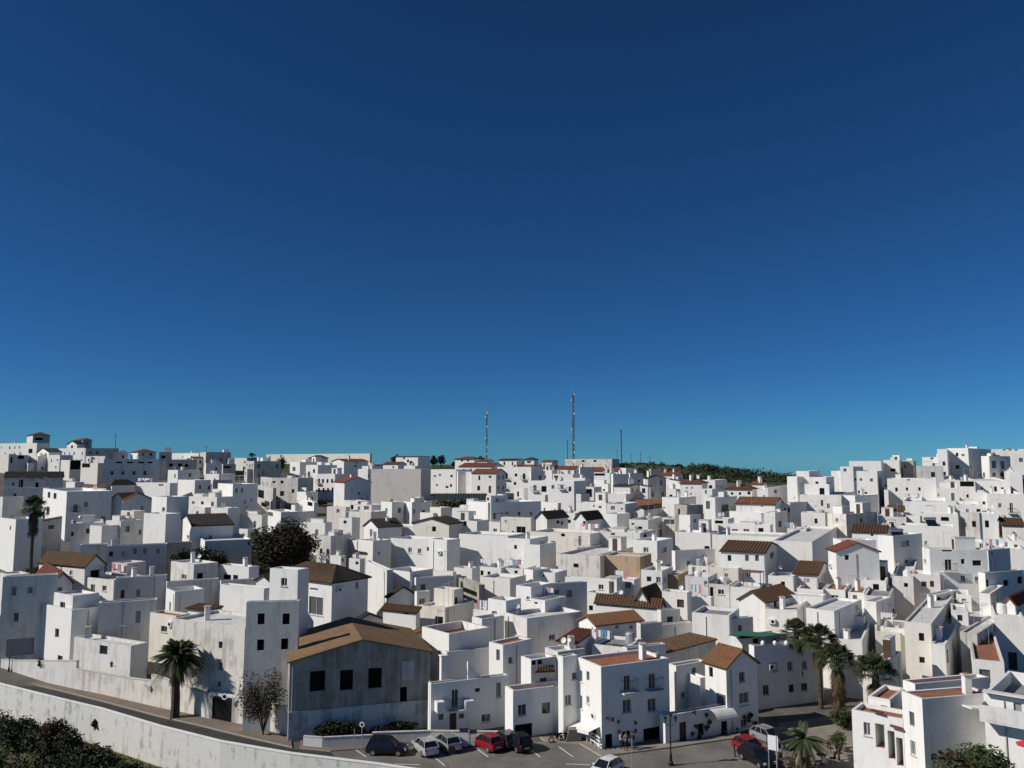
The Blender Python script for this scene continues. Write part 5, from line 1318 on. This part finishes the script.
# row right of the bar
near(668, 676, 707, 666, '@722', 60, 'W fg p.3 ', '683,695,3,5 694,671,4,7 690,697,2.4,6v', 'recessed white house between the bar house and red-roofed house')
near(681, 700, 707, 678, '=-1', 66, 'W p.2 blank bare', '', 'bright white stair wall beside a satellite dish')
near(663, 665, 757, 716, '@745', 64, 'W p.1 fg -', '683,733,7,22d 701,729,6,11D 725,728,7,14D 744,722,6,9v', 'low white street front covered with flowerpots')
LF = dict(last); lf = last['root']
near(705, 726, 757, 667, '@735', 60, 'W gA14 to +-', '711,672,3,10D 742,677,5.5,10 721,700.5,9.5,13v 744,699,9.5,13v 725,726,7,15D 744,723,6,8', 'white house with bright orange tiled roof at the street corner')
RH = dict(last)
for i in range(26):
    rs = random.Random(100+i); px = rs.uniform(690, 755); py = rs.uniform(711, 738) if i % 2 else rs.uniform(728, 740); m = MB(); p = onface(LF, px, py, 1, .15)
    m.lathe(p-Vector((0, 0, .15)), [(0, 0), (.09, 0), (.13, .18)], M['pot'], 7); r = rs.uniform(.16, .38); leaves(m, p+Vector((0, 0, .12)), r, r*.7, r, 60, .08, [LM['dark'], LM['dark'], LM['green']], rs, clumps=4); m.build('flowerpot', lf)
m = MB(); p = onface(LF, 709, 714, 1, 0); q = onface(LF, 730, 711, 1, 0); n = -LF['A']
for k in range(6):
    a0, a1 = math.pi/2*k/6, math.pi/2*(k+1)/6
    P = lambda a, s: s+n*1.1*math.sin(a)+Vector((0, 0, .8*math.cos(a)-.4))
    m.poly([P(a0, p), P(a0, q), P(a1, q), P(a1, p)], M['L'])
m.build('barrel_awning', lf)
# big shaded building behind the palms with green awning terrace
near(752, 754, 822, 646, '@711', 68, 'W p.5 fg', '775,667,5,9v 790,666,5,9v 804.5,665,5,8v 766,690,6,10 791.5,688.5,5.5,8 804.5,687,6.5,8', 'large shaded white building with six windows behind the slim palm')
BB = dict(last); bb = last['root']
house(729, 742, 786, 639, '=1.5', 64, 'V p.1 sub fg', '756,643,6,9D 775,641,5,6v')
m = MB(); a = at(728, 635.5, BB['Y']+1); b = at(780, 634.5, BB['Y']+6); c = at(757, 630.5, BB['Y']+6); m.poly([a, at(763, 637.5, BB['Y']+.5), at(783, 634, BB['Y']+4), at(740, 631.5, BB['Y']+5)], M['awn'])
m.poly([p+Vector((0, 0, .05)) for p in (a, at(740, 631.5, BB['Y']+5), at(783, 634, BB['Y']+4), at(763, 637.5, BB['Y']+.5))], M['awn']); m.build('green_awning', bb)
for px in (763, 775, 786.5):
    m = MB(); p = at(px, 646, BB['Y']+.3+(px-754)*.03); m.lathe(p, [(0, 0), (.2, .1), (.24, .3), (.14, .5), (0, .55)], M['plastic'], 10); m.build('globe_lamp', bb)
# right foreground
near(852, 903, 912, 719, 'Y63', 40, 'W p.3 fr bare', '867,729,3,13v 880,736,9,24r 891.5,745,6,28r 900,752,5.5,28r', 'white arcaded terrace house with red tiled ledges, lower right')
AH = dict(last); ah = last['root']
for i, (px, py) in enumerate(((878, 711.5), (897, 727))):
    m = MB(); p = onface(AH, px-6, py-1.6, 0, .0); q = onface(AH, px+6, py+2, 0, 0); m.obox(p, q-p, -AH['B']*.35, (0, 0, .1), M['tr']); m.build('tiled_ledge', ah)
near(868, 890, 906, 700, 'Y66', 40, 'W p.3 fr bare', '884,708,4,5r', 'upper terrace room of bright white walls behind the arcaded house')
near(902, 922, 992, 699, 'Y61', 76, 'W p.15 fr -', '912,719,3,14v 913,748,4,14v 934,757,6,7v', 'tall white house with red flat roof and large blank grey side, lower right')
TH = dict(last); th = last['root']
near(903, 915, 990, 684, 'Y68', 74, 'W p.3 fr bare blank', '', 'long white parapet house with red roof strip behind the tall blank one')
m = MB(); p, q = onface(TH, 962, 706, 1, 0), onface(TH, 990, 708, 1, 0); m.obox(p, q-p, -TH['A']*.9, (0, 0, .12), M['aww']); m.build('canopy', th)
near(984, 1060, 1080, 706, 'Y57', 42, 'W p.9 fg bare', '1018,713,7,20s 1040,725,8,22s', 'white house with long stained balcony at the lower right edge')
EH = dict(last); eh = last['root']
m = MB(); p, q = onface(EH, 984, 717, 0, 0), onface(EH, 1050, 748, 0, 0); q.z = p.z; n = -EH['B']
m.obox(p, q-p, n*1.3, (0, 0, .15), M['V']); m.obox(p+n*1.18+Vector((0, 0, .16)), q-p, n*.12, (0, 0, 1.0), M['V']); m.obox(p+Vector((0, 0, .16)), n*1.16, (q-p).normalized()*.12, (0, 0, 1.0), M['V']); m.build('balcony', eh)
m = MB(); p, q = onface(EH, 984, 689, 0, 0), onface(EH, 1050, 706, 0, 0); q.z = p.z; m.obox(p-Vector((0, 0, .1)), q-p, n*.6, (0, 0, .12), M['V']); m.build('eave', eh)
m = MB(); c = at(1031, 745, 55); 
for k in range(8):
    a0, a1 = k*math.pi/4, (k+1)*math.pi/4; e = .9
    for s in (0, -.03): m.poly([c+Vector((0, 0, .4+s)), c+Vector((math.cos(a0)*e, math.sin(a0)*e, s)), c+Vector((math.cos(a1)*e, math.sin(a1)*e, s))], M['redcloth'])
um = m.build('canopy', origin=c); 
ur = empty('parasol', (c.x, c.y, ZS)); tag(ur, 'red parasol at the bottom right edge', 'parasol'); um.parent = ur; um.location = c-Vector((c.x, c.y, ZS))
m = MB(); m.tube([(c.x, c.y, ZS), (c.x, c.y, c.z+.4)], .03, M['alu'], 6); m.build('pole', ur)

# ================================================================ walls along the left road
def wallrun(name, pts, h, th, mat, label, cat='wall', cop=True, z=ZS, hz=None):
    P = [on_z(px, py, z) for px, py in pts]; root = empty(name, P[0]); tag(root, label, cat); m = MB(); m2 = MB()
    for i in range(len(P)-1):
        a, b = P[i], P[i+1]; d = (b-a).normalized(); n = Vector((-d.y, d.x, 0))*th; h0 = hz[i] if hz else h; h1 = hz[i+1] if hz else h
        n = n if n.y > 0 else -n
        q = [a, b, b+n, a+n]; lo = [p-Vector((0, 0, .3)) for p in q]; hi = [p+Vector((0, 0, k)) for p, k in zip(q, (h0, h1, h1, h0))]
        for k in range(4): m.poly([lo[k], lo[(k+1) % 4], hi[(k+1) % 4], hi[k]], mat)
        m.poly(hi, mat)
        if cop:
            e = n*.12; c = [hi[0]-e, hi[1]-e, hi[2]+e, hi[3]+e]; m2.poly([p+Vector((0, 0, .07)) for p in c], M['cop'])
            for k in range(4): m2.poly([c[k]+Vector((0, 0, .002)), c[(k+1) % 4]+Vector((0, 0, .002)), c[(k+1) % 4]+Vector((0, 0, .07)), c[k]+Vector((0, 0, .07))], M['cop'])
    m.build('masonry', root)
    if cop: m2.build('coping', root)
    return root
wallrun('terrace_wall', [(-60, 659), (12, 676), (75, 690)], 1.0, .3, M['V'], 'low white terrace wall under the big garage house at left', hz=[.6, 1.7, 3.0])
wallrun('garden_wall', [(75, 690), (130, 701), (150, 706)], 2.6, .3, M['O'], 'stained white wall under the lantern house', hz=[2.2, 2.2, 2.4])
wallrun('garden_wall', [(150, 706), (180, 712), (209, 720)], 3.2, .3, M['O'], 'sunlit old wall behind the stout palm', hz=[3.0, 2.6, 2.2])
wallrun('garden_wall', [(234, 724), (262, 729), (288, 736)], 2.6, .3, M['O'], 'peeling wall below the leafless shrub', hz=[2.6, 2.4, 2.4])
g0, g1 = on_z(209, 720, ZS), on_z(234, 724, ZS); root = empty('gate', g0); tag(root, 'wide black gate in the wall beside the stout palm', 'gate')
m = MB(); m.obox(g0+Vector((.25, .1, 0)), (g1-g0)-Vector((.5, 0, 0)), Vector((0, .08, 0)), (0, 0, 2.0), M['dark']); m.build('leaf', root)
m = MB(); m.obox(g0+Vector((-.05, -.02, 0)), Vector((.3, 0, 0)), Vector((0, .35, 0)), (0, 0, 2.3), M['V']); m.obox(g1+Vector((-.25, -.02, 0)), Vector((.3, 0, 0)), Vector((0, .35, 0)), (0, 0, 2.3), M['V']); m.build('gate_post', root)
m = MB(); m.obox(g0+Vector((-.1, -.1, 2.32)), (g1-g0)+Vector((.2, 0, 0)), Vector((0, .5, 0)), (0, 0, .18), M['V']); m.build('lintel', root)
def round_sign(px, py, r, Y, label, ypole=None, mat=None, dot=True):
    c = at(px, py, Y); bz = rowz(ypole, Y) if ypole else c.z-.6; root = empty('round_sign', (c.x, c.y, bz)); tag(root, label, 'road sign')
    m = MB(); m.lathe((0, 0, 0), [(0, 0), (r, 0), (r, .03), (0, .03)], mat or M['whitecloth'], 20); o = m.build('disc', None); o.parent = root; o.rotation_euler = (R(90), 0, R(-8)); o.location = (0, 0, c.z-bz)
    if dot:
        m = MB(); m.lathe((0, 0, 0), [(0, .035), (r*.55, .035), (r*.55, .04), (0, .04)], M['dark'], 16); o = m.build('symbol', None); o.parent = root; o.rotation_euler = (R(90), 0, R(-8)); o.location = (0, -.0, c.z-bz)
    if ypole:
        m = MB(); m.tube([(c.x, c.y+.05, bz), (c.x, c.y+.05, c.z)], .035, M['alu'], 6); m.build('pole', root)
    return root
round_sign(224.5, 696.5, .3, 77, 'round white sign above the black gate', None)
round_sign(362, 724.5, .22, 69.6, 'white sign with dark disc on a grey pole before the warehouse', 751)
round_sign(354.5, 726, .22, 69.3, 'dark disc sign on a pole left of the white sign', 751, M['dark'], False)
round_sign(452, 750, .3, 63.5, 'dark traffic sign in front of the silver cars, at bottom edge', 782, M['iron'], False)
# planter wall under the warehouse
wallrun('planter_wall', [(303, 747), (322, 748.5), (372, 746)], .85, .2, M['L'], 'low bluish planter wall in front of the warehouse')
wallrun('low_wall', [(372, 743), (430, 741), (500, 742), (508, 741)], .8, .25, M['V'], 'low whitewashed wall behind the parked cars')
# lanterns and lamps
def lantern(root, p):
    m = MB(); m.lathe(p, [(0, .0), (.09, 0), (.16, .36), (.17, .38)], M['glass2'], 6); m.lathe(p, [(.19, .38), (.05, .52), (.02, .6), (0, .6)], M['iron'], 6); m.build('lantern', root)
def street_lamp(px, ytop, ybase, label, heads=3, mat=None, Y=None):
    b = on_z(px, ybase, ZS) if Y is None else at(px, ybase, Y); top = at(px, ytop, b.y); H = top.z-b.z; root = empty('street_lamp', b); tag(root, label, 'street lamp')
    m = MB(); m.lathe(b, [(.2, 0), (.2, .25), (.12, .35), (.1, .9), (.055, 1.0), (.045, H-.8), (.07, H-.75), (.03, H-.5)], M['iron'], 10); m.build('column', root)
    if heads == 3:
        for s in (-1, 1):
            m = MB(); o = b+Vector((0, 0, H-.95)); m.tube([o, o+Vector((s*.3, 0, .02)), o+Vector((s*.42, 0, .2))], .025, M['iron'], 5); m.build('arm', root); lantern(root, o+Vector((s*.42, 0, .2)))
        lantern(root, b+Vector((0, 0, H-.55)))
    else: lantern(root, b+Vector((0, 0, H-.6)))
    return root
street_lamp(671, 713, 765.5, 'black street lamp with three lanterns in front of the bar house')
street_lamp(8.5, 653, 676, 'grey street lamp at the far left road', 1)
pole(632.5, 738, 790, .03, 'thin grey pole right in front of the people', mat=M['alu'])
p = at(111.5, 664, last['Y'] if False else 82); LHY = 82
root = empty('wall_lantern', p); tag(root, 'street lantern on a bracket on the small-window house wall', 'wall lantern')
pw = on_z(111, 700, ZS); 
m = MB(); q = Vector((p.x, p.y, p.z-.3)); m.tube([q+Vector((0, .9, -.2)), q+Vector((0, .45, .05)), q], .025, M['iron'], 5); m.build('bracket', root); lantern(root, q)
p = at(802, 677, 81); root = empty('wall_lantern', p); tag(root, 'lantern near the slim palm trunk on the six-window building', 'wall lantern'); m = MB(); m.tube([p+Vector((0, .8, 0)), p], .025, M['iron'], 5); m.build('bracket', root); lantern(root, p)
# signboard
b0, b1 = on_z(769.5, 779, ZS), on_z(777.5, 781, ZS); root = empty('signboard', b0); tag(root, 'pale blank signboard on metal posts beside the dark car', 'signboard')
for b in (b0, b1): m = MB(); tz = rowz(735, b.y); m.tube([b, Vector((b.x, b.y, tz))], .04, M['alu'], 6); m.build('post', root)
za, zb = rowz(749, b0.y), rowz(734.5, b0.y); m = MB(); m.obox(Vector((b0.x-.05, b0.y-.07, za)), Vector((b1.x-b0.x+.15, b1.y-b0.y, 0)), Vector((0, .05, 0)), (0, 0, zb-za), M['whitecloth']); m.build('panel', root)
# lamp high beside the board
pole(768, 733, 779, .035, 'dark slim post left of the signboard', mat=M['iron'])
pole(735, 744, 757, .06, 'short dark bollard post by the red car', name='bollard', cat='bollard', mat=M['iron'])

# ================================================================ cars
tyre = plain('tyre_rubber', (.012, .012, .012), .85); rim = plain('wheel_rim', (.5, .5, .52), .3, .8); headl = plain('headlight', (.7, .7, .72), .15); taill = plain('tail_light', (.35, .01, .01), .25); plate = plain('number_plate', (.7, .7, .68), .5)
def paint(name, col, metal=.3): return plain(name, col, .28, metal, .6)
PAINT = dict(silver=paint('silver_paint', (.42, .42, .42), .5), grey=paint('light_grey_paint', (.5, .5, .5), .3), black=paint('black_paint', (.012, .013, .016)), red=paint('red_paint', (.25, .012, .016), .1), white=paint('white_paint', (.72, .72, .72), .0), dark=paint('dark_blue_grey_paint', (.03, .035, .045)))
def make_car(loc, yaw, mat, label, L=4.15, Wd=1.74, H=1.48, group='cars parked by the white houses', tall=False):
    root = empty('parked_car', loc, yaw); tag(root, label, 'car', group)
    root.scale = (.82,)*3
    def add(m, name, parent=root):
        o = m.build(name, None); o.parent = parent; return o
    s = L/4.2
    st = [(-2.1, .30, .50, .62), (-2.04, .24, .66, .74), (-1.75, .22, .78, .82), (-1.0, .22, .90, .87), (-.2, .22, .93, .88), (.9, .22, .96, .88), (1.6, .22, .97, .86), (1.98, .26, .95, .80), (2.1, .32, .72, .72)]
    m = MB(); rings = []
    for x, zb, zt, hw in st:
        x *= s; hw *= Wd/1.76
        rings.append([Vector((x, -hw*.92, zb)), Vector((x, -hw, zb+.18)), Vector((x, -hw, (zb+zt)/2+.05)), Vector((x, -hw*.93, zt)), Vector((x, 0, zt+.03)), Vector((x, hw*.93, zt)), Vector((x, hw, (zb+zt)/2+.05)), Vector((x, hw, zb+.18)), Vector((x, hw*.92, zb))])
    for i in range(len(rings)-1):
        for k in range(9): m.poly([rings[i][k], rings[i][(k+1) % 9], rings[i+1][(k+1) % 9], rings[i+1][k]][::-1], mat)
    m.poly(rings[0], mat); m.poly(rings[-1][::-1], mat)
    # roof panel and pillars
    hb, ht = .80*Wd/1.76, .62*Wd/1.76; xb0, xb1 = -1.05*s, 1.92*s; xt0, xt1 = -.30*s, (1.62 if tall else 1.42)*s; zb_ = .93; zt = H
    Bs = [Vector((xb0, -hb, zb_-.02)), Vector((xb1, -hb, zb_)), Vector((xb1, hb, zb_)), Vector((xb0, hb, zb_-.02))]; Ts = [Vector((xt0, -ht, zt-.04)), Vector((xt1, -ht, zt-.05)), Vector((xt1, ht, zt-.05)), Vector((xt0, ht, zt-.04))]
    mid = [Vector(((xt0+xt1)/2, -ht, zt)), Vector(((xt0+xt1)/2, ht, zt))]
    m.poly([Ts[0], mid[0], mid[1], Ts[3]], mat); m.poly([mid[0], Ts[1], Ts[2], mid[1]], mat)
    for a, b in zip(Bs, Ts): m.tube([a, b], .045, mat, 5)
    for a, b in ((0, 1), (3, 2)):
        for f in (.42, .75): m.tube([Bs[a].lerp(Bs[b], f), Ts[a].lerp(Ts[b], f)], .035, mat, 4)
        m.tube([Ts[a], mid[0 if a == 0 else 1], Ts[b]], .04, mat, 4)
    add(m, 'body')
    m = MB(); ins = lambda v: Vector((v.x, v.y*.985, v.z))
    g = M['glass']; b_, t_ = [ins(v) for v in Bs], [ins(v) for v in Ts]
    for i in range(4): j = (i+1) % 4; m.poly([b_[i], b_[j], t_[j], t_[i]], g)
    add(m, 'window')
    for x in (-1.32*s, 1.28*s):
        for sd in (-1, 1):
            w = empty('wheel'); w.parent = root; w.location = (x, sd*(Wd/2-.10), .31)
            m = MB(); m.tube([(0, -.1, 0), (0, .1, 0)], .31, tyre, 18); add(m, 'tyre', w)
            m = MB(); m.tube([(0, -.108*1, 0), (0, .108, 0)], .19, rim, 12); add(m, 'rim', w)
    for sd in (-1, 1):
        m = MB(); m.obox((-2.09*s, sd*.62-.16, .56), (.06, 0, 0), (0, .32, 0), (.1, 0, .16), headl); add(m, 'headlight')
        m = MB(); m.obox((2.03*s, sd*.66-.1, .66), (.07, 0, 0), (0, .2, 0), (-.04, 0, .22), taill); add(m, 'tail_light')
        m = MB(); m.obox((-.78*s, sd*(Wd/2-.02)-(.0 if sd > 0 else .16), .95), (.1, 0, 0), (0, .16, 0), (0, 0, .12), mat); add(m, 'wing_mirror')
    m = MB(); m.obox((2.11*s, -.26, .5), (.015, 0, 0), (0, .52, 0), (0, 0, .11), plate); add(m, 'number_plate')
    m = MB(); m.obox((-2.13*s, -.5, .28), (.03, 0, 0), (0, 1.0, 0), (0, 0, .16), tyre); add(m, 'grille')
    return root
def car(px, py, yaw, mat, label, **k): return make_car(on_z(px, py, ZS+.012), R(yaw), PAINT[mat], label, **k)
# yaw: the front points to -x at 0
car(387, 753.5, 176, 'black', 'black estate car parked sideways in front of the planter', L=4.2, H=1.6, tall=True)
car(425, 752, -62, 'grey', 'light grey hatchback seen from behind beside the black estate', L=3.9)
car(447, 748, -60, 'silver', 'silver car parked right of the light grey hatchback', L=3.9)
car(487, 748, -50, 'red', 'red hatchback parked before the balcony house', L=3.8)
car(505, 745, -60, 'dark', 'dark car half hidden behind the black one, right of the red hatchback', L=3.7)
car(518, 748, -62, 'black', 'black tall car parked before the garage', L=3.9, H=1.6)
car(606, 775, 48, 'white', 'white car driving at the bottom edge near the bar', L=4.0, group=None)
car(750, 753, 118, 'red', 'red car parked beside the black one near the signboard', L=3.8, group=None)
car(757, 763, 112, 'black', 'black car at the bottom edge in front of the red one', L=4.2, group=None)
car(768, 742, 120, 'silver', 'silver white car behind the signboard', L=3.9, group=None)
car(784, 745, 100, 'black', 'black car in shadow between signboard and young palm', L=3.9, group=None)
CPZ = rowz(500, 212)
for i, (px, py, mt, lb) in enumerate(((431, 496.5, 'white', 'white car at the left of the hill car park'), (440, 496.5, 'silver', 'silver car in the middle of the hill car park'), (447, 496.8, 'black', 'dark car at the right of the hill car park'))):
    Y = 222; p = at(px, py, Y); p.z = CPZ+.02; 
    c = make_car(p, R([0, 10, 5][i]), PAINT[mt], lb, group='cars in the hill car park')
m = MB(); P = [at(px, 500, 212) for px in (423, 491)]; z = CPZ-1.2; m.obox((P[0].x, 212, z-4), (P[1].x-P[0].x, 0, 0), (0, 26, 0), (0, 0, 5.2), pave2); tag(m.build('car_park_terrace', origin=(P[0].x, 212, z)), 'raised platform of the hill car park', 'terrace')
root = empty('fence', (at(443, 496, 212).x, 212, z)); tag(root, 'long green mesh fence below the hill car park', 'fence')
a, b = at(434, 499, 212), at(487, 499, 212); m = MB()
k = 0
while k <= 1.0: q = a.lerp(b, k); m.tube([(q.x, 212.1, z+1.1), (q.x, 212.1, z+3.1)], .05, M['green'], 4); k += .05
m.build('post', root); m = MB(); m.obox((a.x, 212.1, z+1.2), (b.x-a.x, 0, 0), (0, .04, 0), (0, 0, 1.7), plain('green_mesh', (.10, .14, .13), .8)); m.build('mesh_panel', root)
# scooters / quad beside the garage house
def motorbike(px, py, yaw, label):
    root = empty('motorcycle', on_z(px, py, ZS+.02), R(yaw)); root.scale = (.82,)*3; tag(root, label, 'motorcycle')
    for x in (-.65, .65):
        m = MB(); n = 16
        for k in range(n):
            a0, a1 = 2*math.pi*k/n, 2*math.pi*(k+1)/n; m.tube([(x+math.cos(a0)*.28, 0, .31+math.sin(a0)*.28), (x+math.cos(a1)*.28, 0, .31+math.sin(a1)*.28)], .06, tyre, 5, False)
        o = m.build('wheel'); o.parent = root
    m = MB(); m.tube([(-.65, 0, .31), (-.42, 0, .95), (-.38, 0, 1.05)], .035, M['iron'], 5); m.tube([(-.4, 0, .8), (.1, 0, .72), (.65, 0, .31)], .05, M['iron'], 5); m.lathe((0, 0, .35), [(0, 0), (.16, .05), (.18, .3), (0, .36)], M['iron'], 8); o = m.build('frame'); o.parent = root
    m = MB(); m.box((.25, 0, .76), .75, .26, .12, M['dark']); o = m.build('seat'); o.parent = root
    m = MB(); m.tube([(-.35, -.32, 1.05), (-.4, 0, 1.0), (-.35, .32, 1.05)], .02, M['iron'], 5); o = m.build('handlebar'); o.parent = root
    m = MB(); m.lathe((-.15, 0, .78), [(0, 0), (.15, .03), (.14, .18), (0, .22)], PAINT['black'], 8); o = m.build('fuel_tank'); o.parent = root
motorbike(557, 742, 20, 'black motorcycle parked left of the brown steps')
motorbike(566, 741.5, -15, 'second black motorcycle right against the brown steps')

# ================================================================ people
skin = plain('skin', (.42, .25, .17), .6); hairm = plain('dark_hair', (.03, .02, .015), .8)
def person(px, py, yaw, label, top, trousers, seed=0, H=1.7):
    H *= .84
    o0 = on_z(px, py, ZS+.12); s = H/1.7; rs = random.Random(seed)
    V = [(0, 0, .95), (0, 0, 1.15), (0, 0, 1.38), (0, 0, 1.47), (0, -.01, 1.55), (0, -.01, 1.66),            # pelvis..head
         (.1, 0, .88), (.11, -.02, .50), (.11, .02, .09), (.12, -.12, .03), (-.1, 0, .88), (-.12, -.04, .5), (-.13, .03, .09), (-.14, -.11, .03),
         (.18, 0, 1.38), (.25, .02, 1.12), (.24, -.14, .92), (.24, -.19, .84), (-.18, 0, 1.38), (-.26, .0, 1.12), (-.2, -.2, 1.02), (-.16, -.27, 1.0)]
    Rd = [.15, .13, .15, .055, .085, .085, .09, .06, .042, .04, .09, .06, .042, .04, .065, .045, .034, .03, .065, .045, .034, .03]
    E = [(0, 1), (1, 2), (2, 3), (3, 4), (4, 5), (0, 6), (6, 7), (7, 8), (8, 9), (0, 10), (10, 11), (11, 12), (12, 13), (2, 14), (14, 15), (15, 16), (16, 17), (2, 18), (18, 19), (19, 20), (20, 21)]
    me = bpy.data.meshes.new('person'); me.from_pydata([tuple(c*s for c in v) for v in V], E, []); me.materials.append(skin)
    tmp = bpy.data.objects.new('tmp', me); C.objects.link(tmp); md_ = tmp.modifiers.new('s', 'SKIN'); sv = me.skin_vertices[0].data
    for i, r in enumerate(Rd): sv[i].radius = (r*s, r*s*.8 if i in (0, 1, 2) else r*s)
    sv[0].use_root = True; tmp.modifiers.new('sub', 'SUBSURF').levels = 1; tmp.modifiers['sub'].render_levels = 1
    dg = bpy.context.evaluated_depsgraph_get(); body = bpy.data.meshes.new_from_object(tmp.evaluated_get(dg)); bpy.data.objects.remove(tmp)
    o = bpy.data.objects.new('person', body); C.objects.link(o); o.location = o0; o.rotation_euler = (0, 0, R(yaw)); tag(o, label, 'person', None)
    body.materials.clear(); mats = [skin, top, trousers, hairm, M['iron']]
    for m_ in mats: body.materials.append(m_)
    for p in body.polygons:
        z = p.center.z/s; p.use_smooth = True
        ax = abs(p.center.x)/s
        p.material_index = 4 if z < .07 else 2 if (z < .95 and ax < .2) else (0 if (z > 1.46 or (ax > .15 and z < .98) or (p.center.y < -.16 and z < 1.2)) else 1)
    # hair cap and nose
    m = MB(); m.lathe((0, .012*s, 1.60*s), [(.098*s, -.02), (.1*s, .05), (.075*s, .11), (0, .135)], hairm, 12); h = m.build('hair', None, True); h.parent = o
    m = MB(); m.poly([(-.015, -.092*s, 1.6*s), (.015, -.092*s, 1.6*s), (0, -.115*s, 1.585*s)], skin); m.poly([(-.015, -.092*s, 1.6*s), (0, -.115*s, 1.585*s), (0, -.09*s, 1.63*s)], skin); m.poly([(.015, -.092*s, 1.6*s), (0, -.09*s, 1.63*s), (0, -.115*s, 1.585*s)], skin)
    h = m.build('nose'); h.parent = o
    for i in range(5):
        m = MB()
        for sd, base in ((1, (.24, -.20, .83)), (-1, (-.155, -.285, 1.0))):
            b = Vector(base)*s; d = Vector(((i-2)*.014, -.02, -.035-.01*(2-abs(i-2)))) if i < 4 else Vector((-.03*sd, -.03, -.01))
            st_ = b+Vector(((i-1.5)*.014, 0, 0)) if i < 4 else b+Vector((-.02*sd, 0, .02)); m.tube([st_, st_+d*.9, st_+d*1.6+Vector((0, -.01, 0))], [.009, .008, .006], skin, 5)
        f = m.build('finger'); f.parent = o
    return o
blk = plain('black_clothes', (.02, .02, .022), .9); gry = plain('grey_jacket', (.22, .22, .22), .9); jean = plain('blue_jeans', (.05, .07, .12), .9); wsh = plain('white_shirt', (.6, .6, .6), .9)
person(626.3, 750.5, 10, 'person in grey top standing before the bar door', gry, blk, 1, 1.78)
person(632.5, 749, -40, 'person in dark clothes at the right, beside the grey one', blk, jean, 2, 1.68)
person(620.8, 748.5, 60, 'person in white shirt at the left of the bar door', wsh, blk, 3, 1.6)
# cafe table and rubbish bin
def bin_(px, py, label, mat, w=.6, h=1.1):
    p = on_z(px, py, ZS+.1); root = empty('waste_bin', p); tag(root, label, 'bin'); m = MB(); m.box(p, w, w, h, mat); m.build('body', root); m = MB(); m.box(p+Vector((0, 0, h+.002)), w+.06, w+.06, .08, M['iron']); m.build('lid', root)
bin_(464, 745, 'white electrical cabinet behind the silver car', M['whitecloth'], .7, 1.2)
bin_(473, 745, 'pale cabinet just left of the red hatchback', M['V'], .6, 1.1)
root = empty('tomb', (0, 0, 0)); bpy.data.objects.remove(root)
# tables and chairs on the paved corner by the young palm
rs = random.Random(77)
for i, (px, py, lb) in enumerate(((822, 764, 'dark outdoor table right of the young palm'), (838, 752, 'dark outdoor table under the small street tree'), (790, 768, 'outdoor table left of the young palm trunk'))):
    p = on_z(px, py, ZS+.07); root = empty('cafe_table', p); tag(root, lb, 'table', 'outdoor cafe tables')
    m = MB(); m.lathe(p, [(0, .70), (.42, .70), (.42, .74), (0, .74)], M['brown'], 14); m.build('tabletop', root); m = MB(); m.tube([p, p+Vector((0, 0, .7))], .03, M['iron'], 6); m.lathe(p, [(0, .02), (.25, .01), (.02, .04)], M['iron'], 8); m.build('pedestal', root)
    for k in range(2):
        a = k*2.6+i; q = p+Vector((math.cos(a)*.85, math.sin(a)*.85, 0)); ch = empty('cafe_chair', q, a); tag(ch, ['dark chair drawn up to the %s', 'second chair opposite at the %s'][k] % lb.replace('dark ', ''), 'chair', 'outdoor cafe chairs')
        m = MB(); m.box((0, 0, .43), .42, .42, .04, M['brown']); o = m.build('seat'); o.parent = ch
        m = MB(); m.box((.2, 0, .47), .03, .42, .42, M['brown']); o = m.build('backrest'); o.parent = ch
        for sx_ in (-.18, .18):
            for sy_ in (-.18, .18): m = MB(); m.tube([(sx_, sy_, 0), (sx_, sy_, .43)], .018, M['iron'], 5); o = m.build('leg'); o.parent = ch
m = MB()
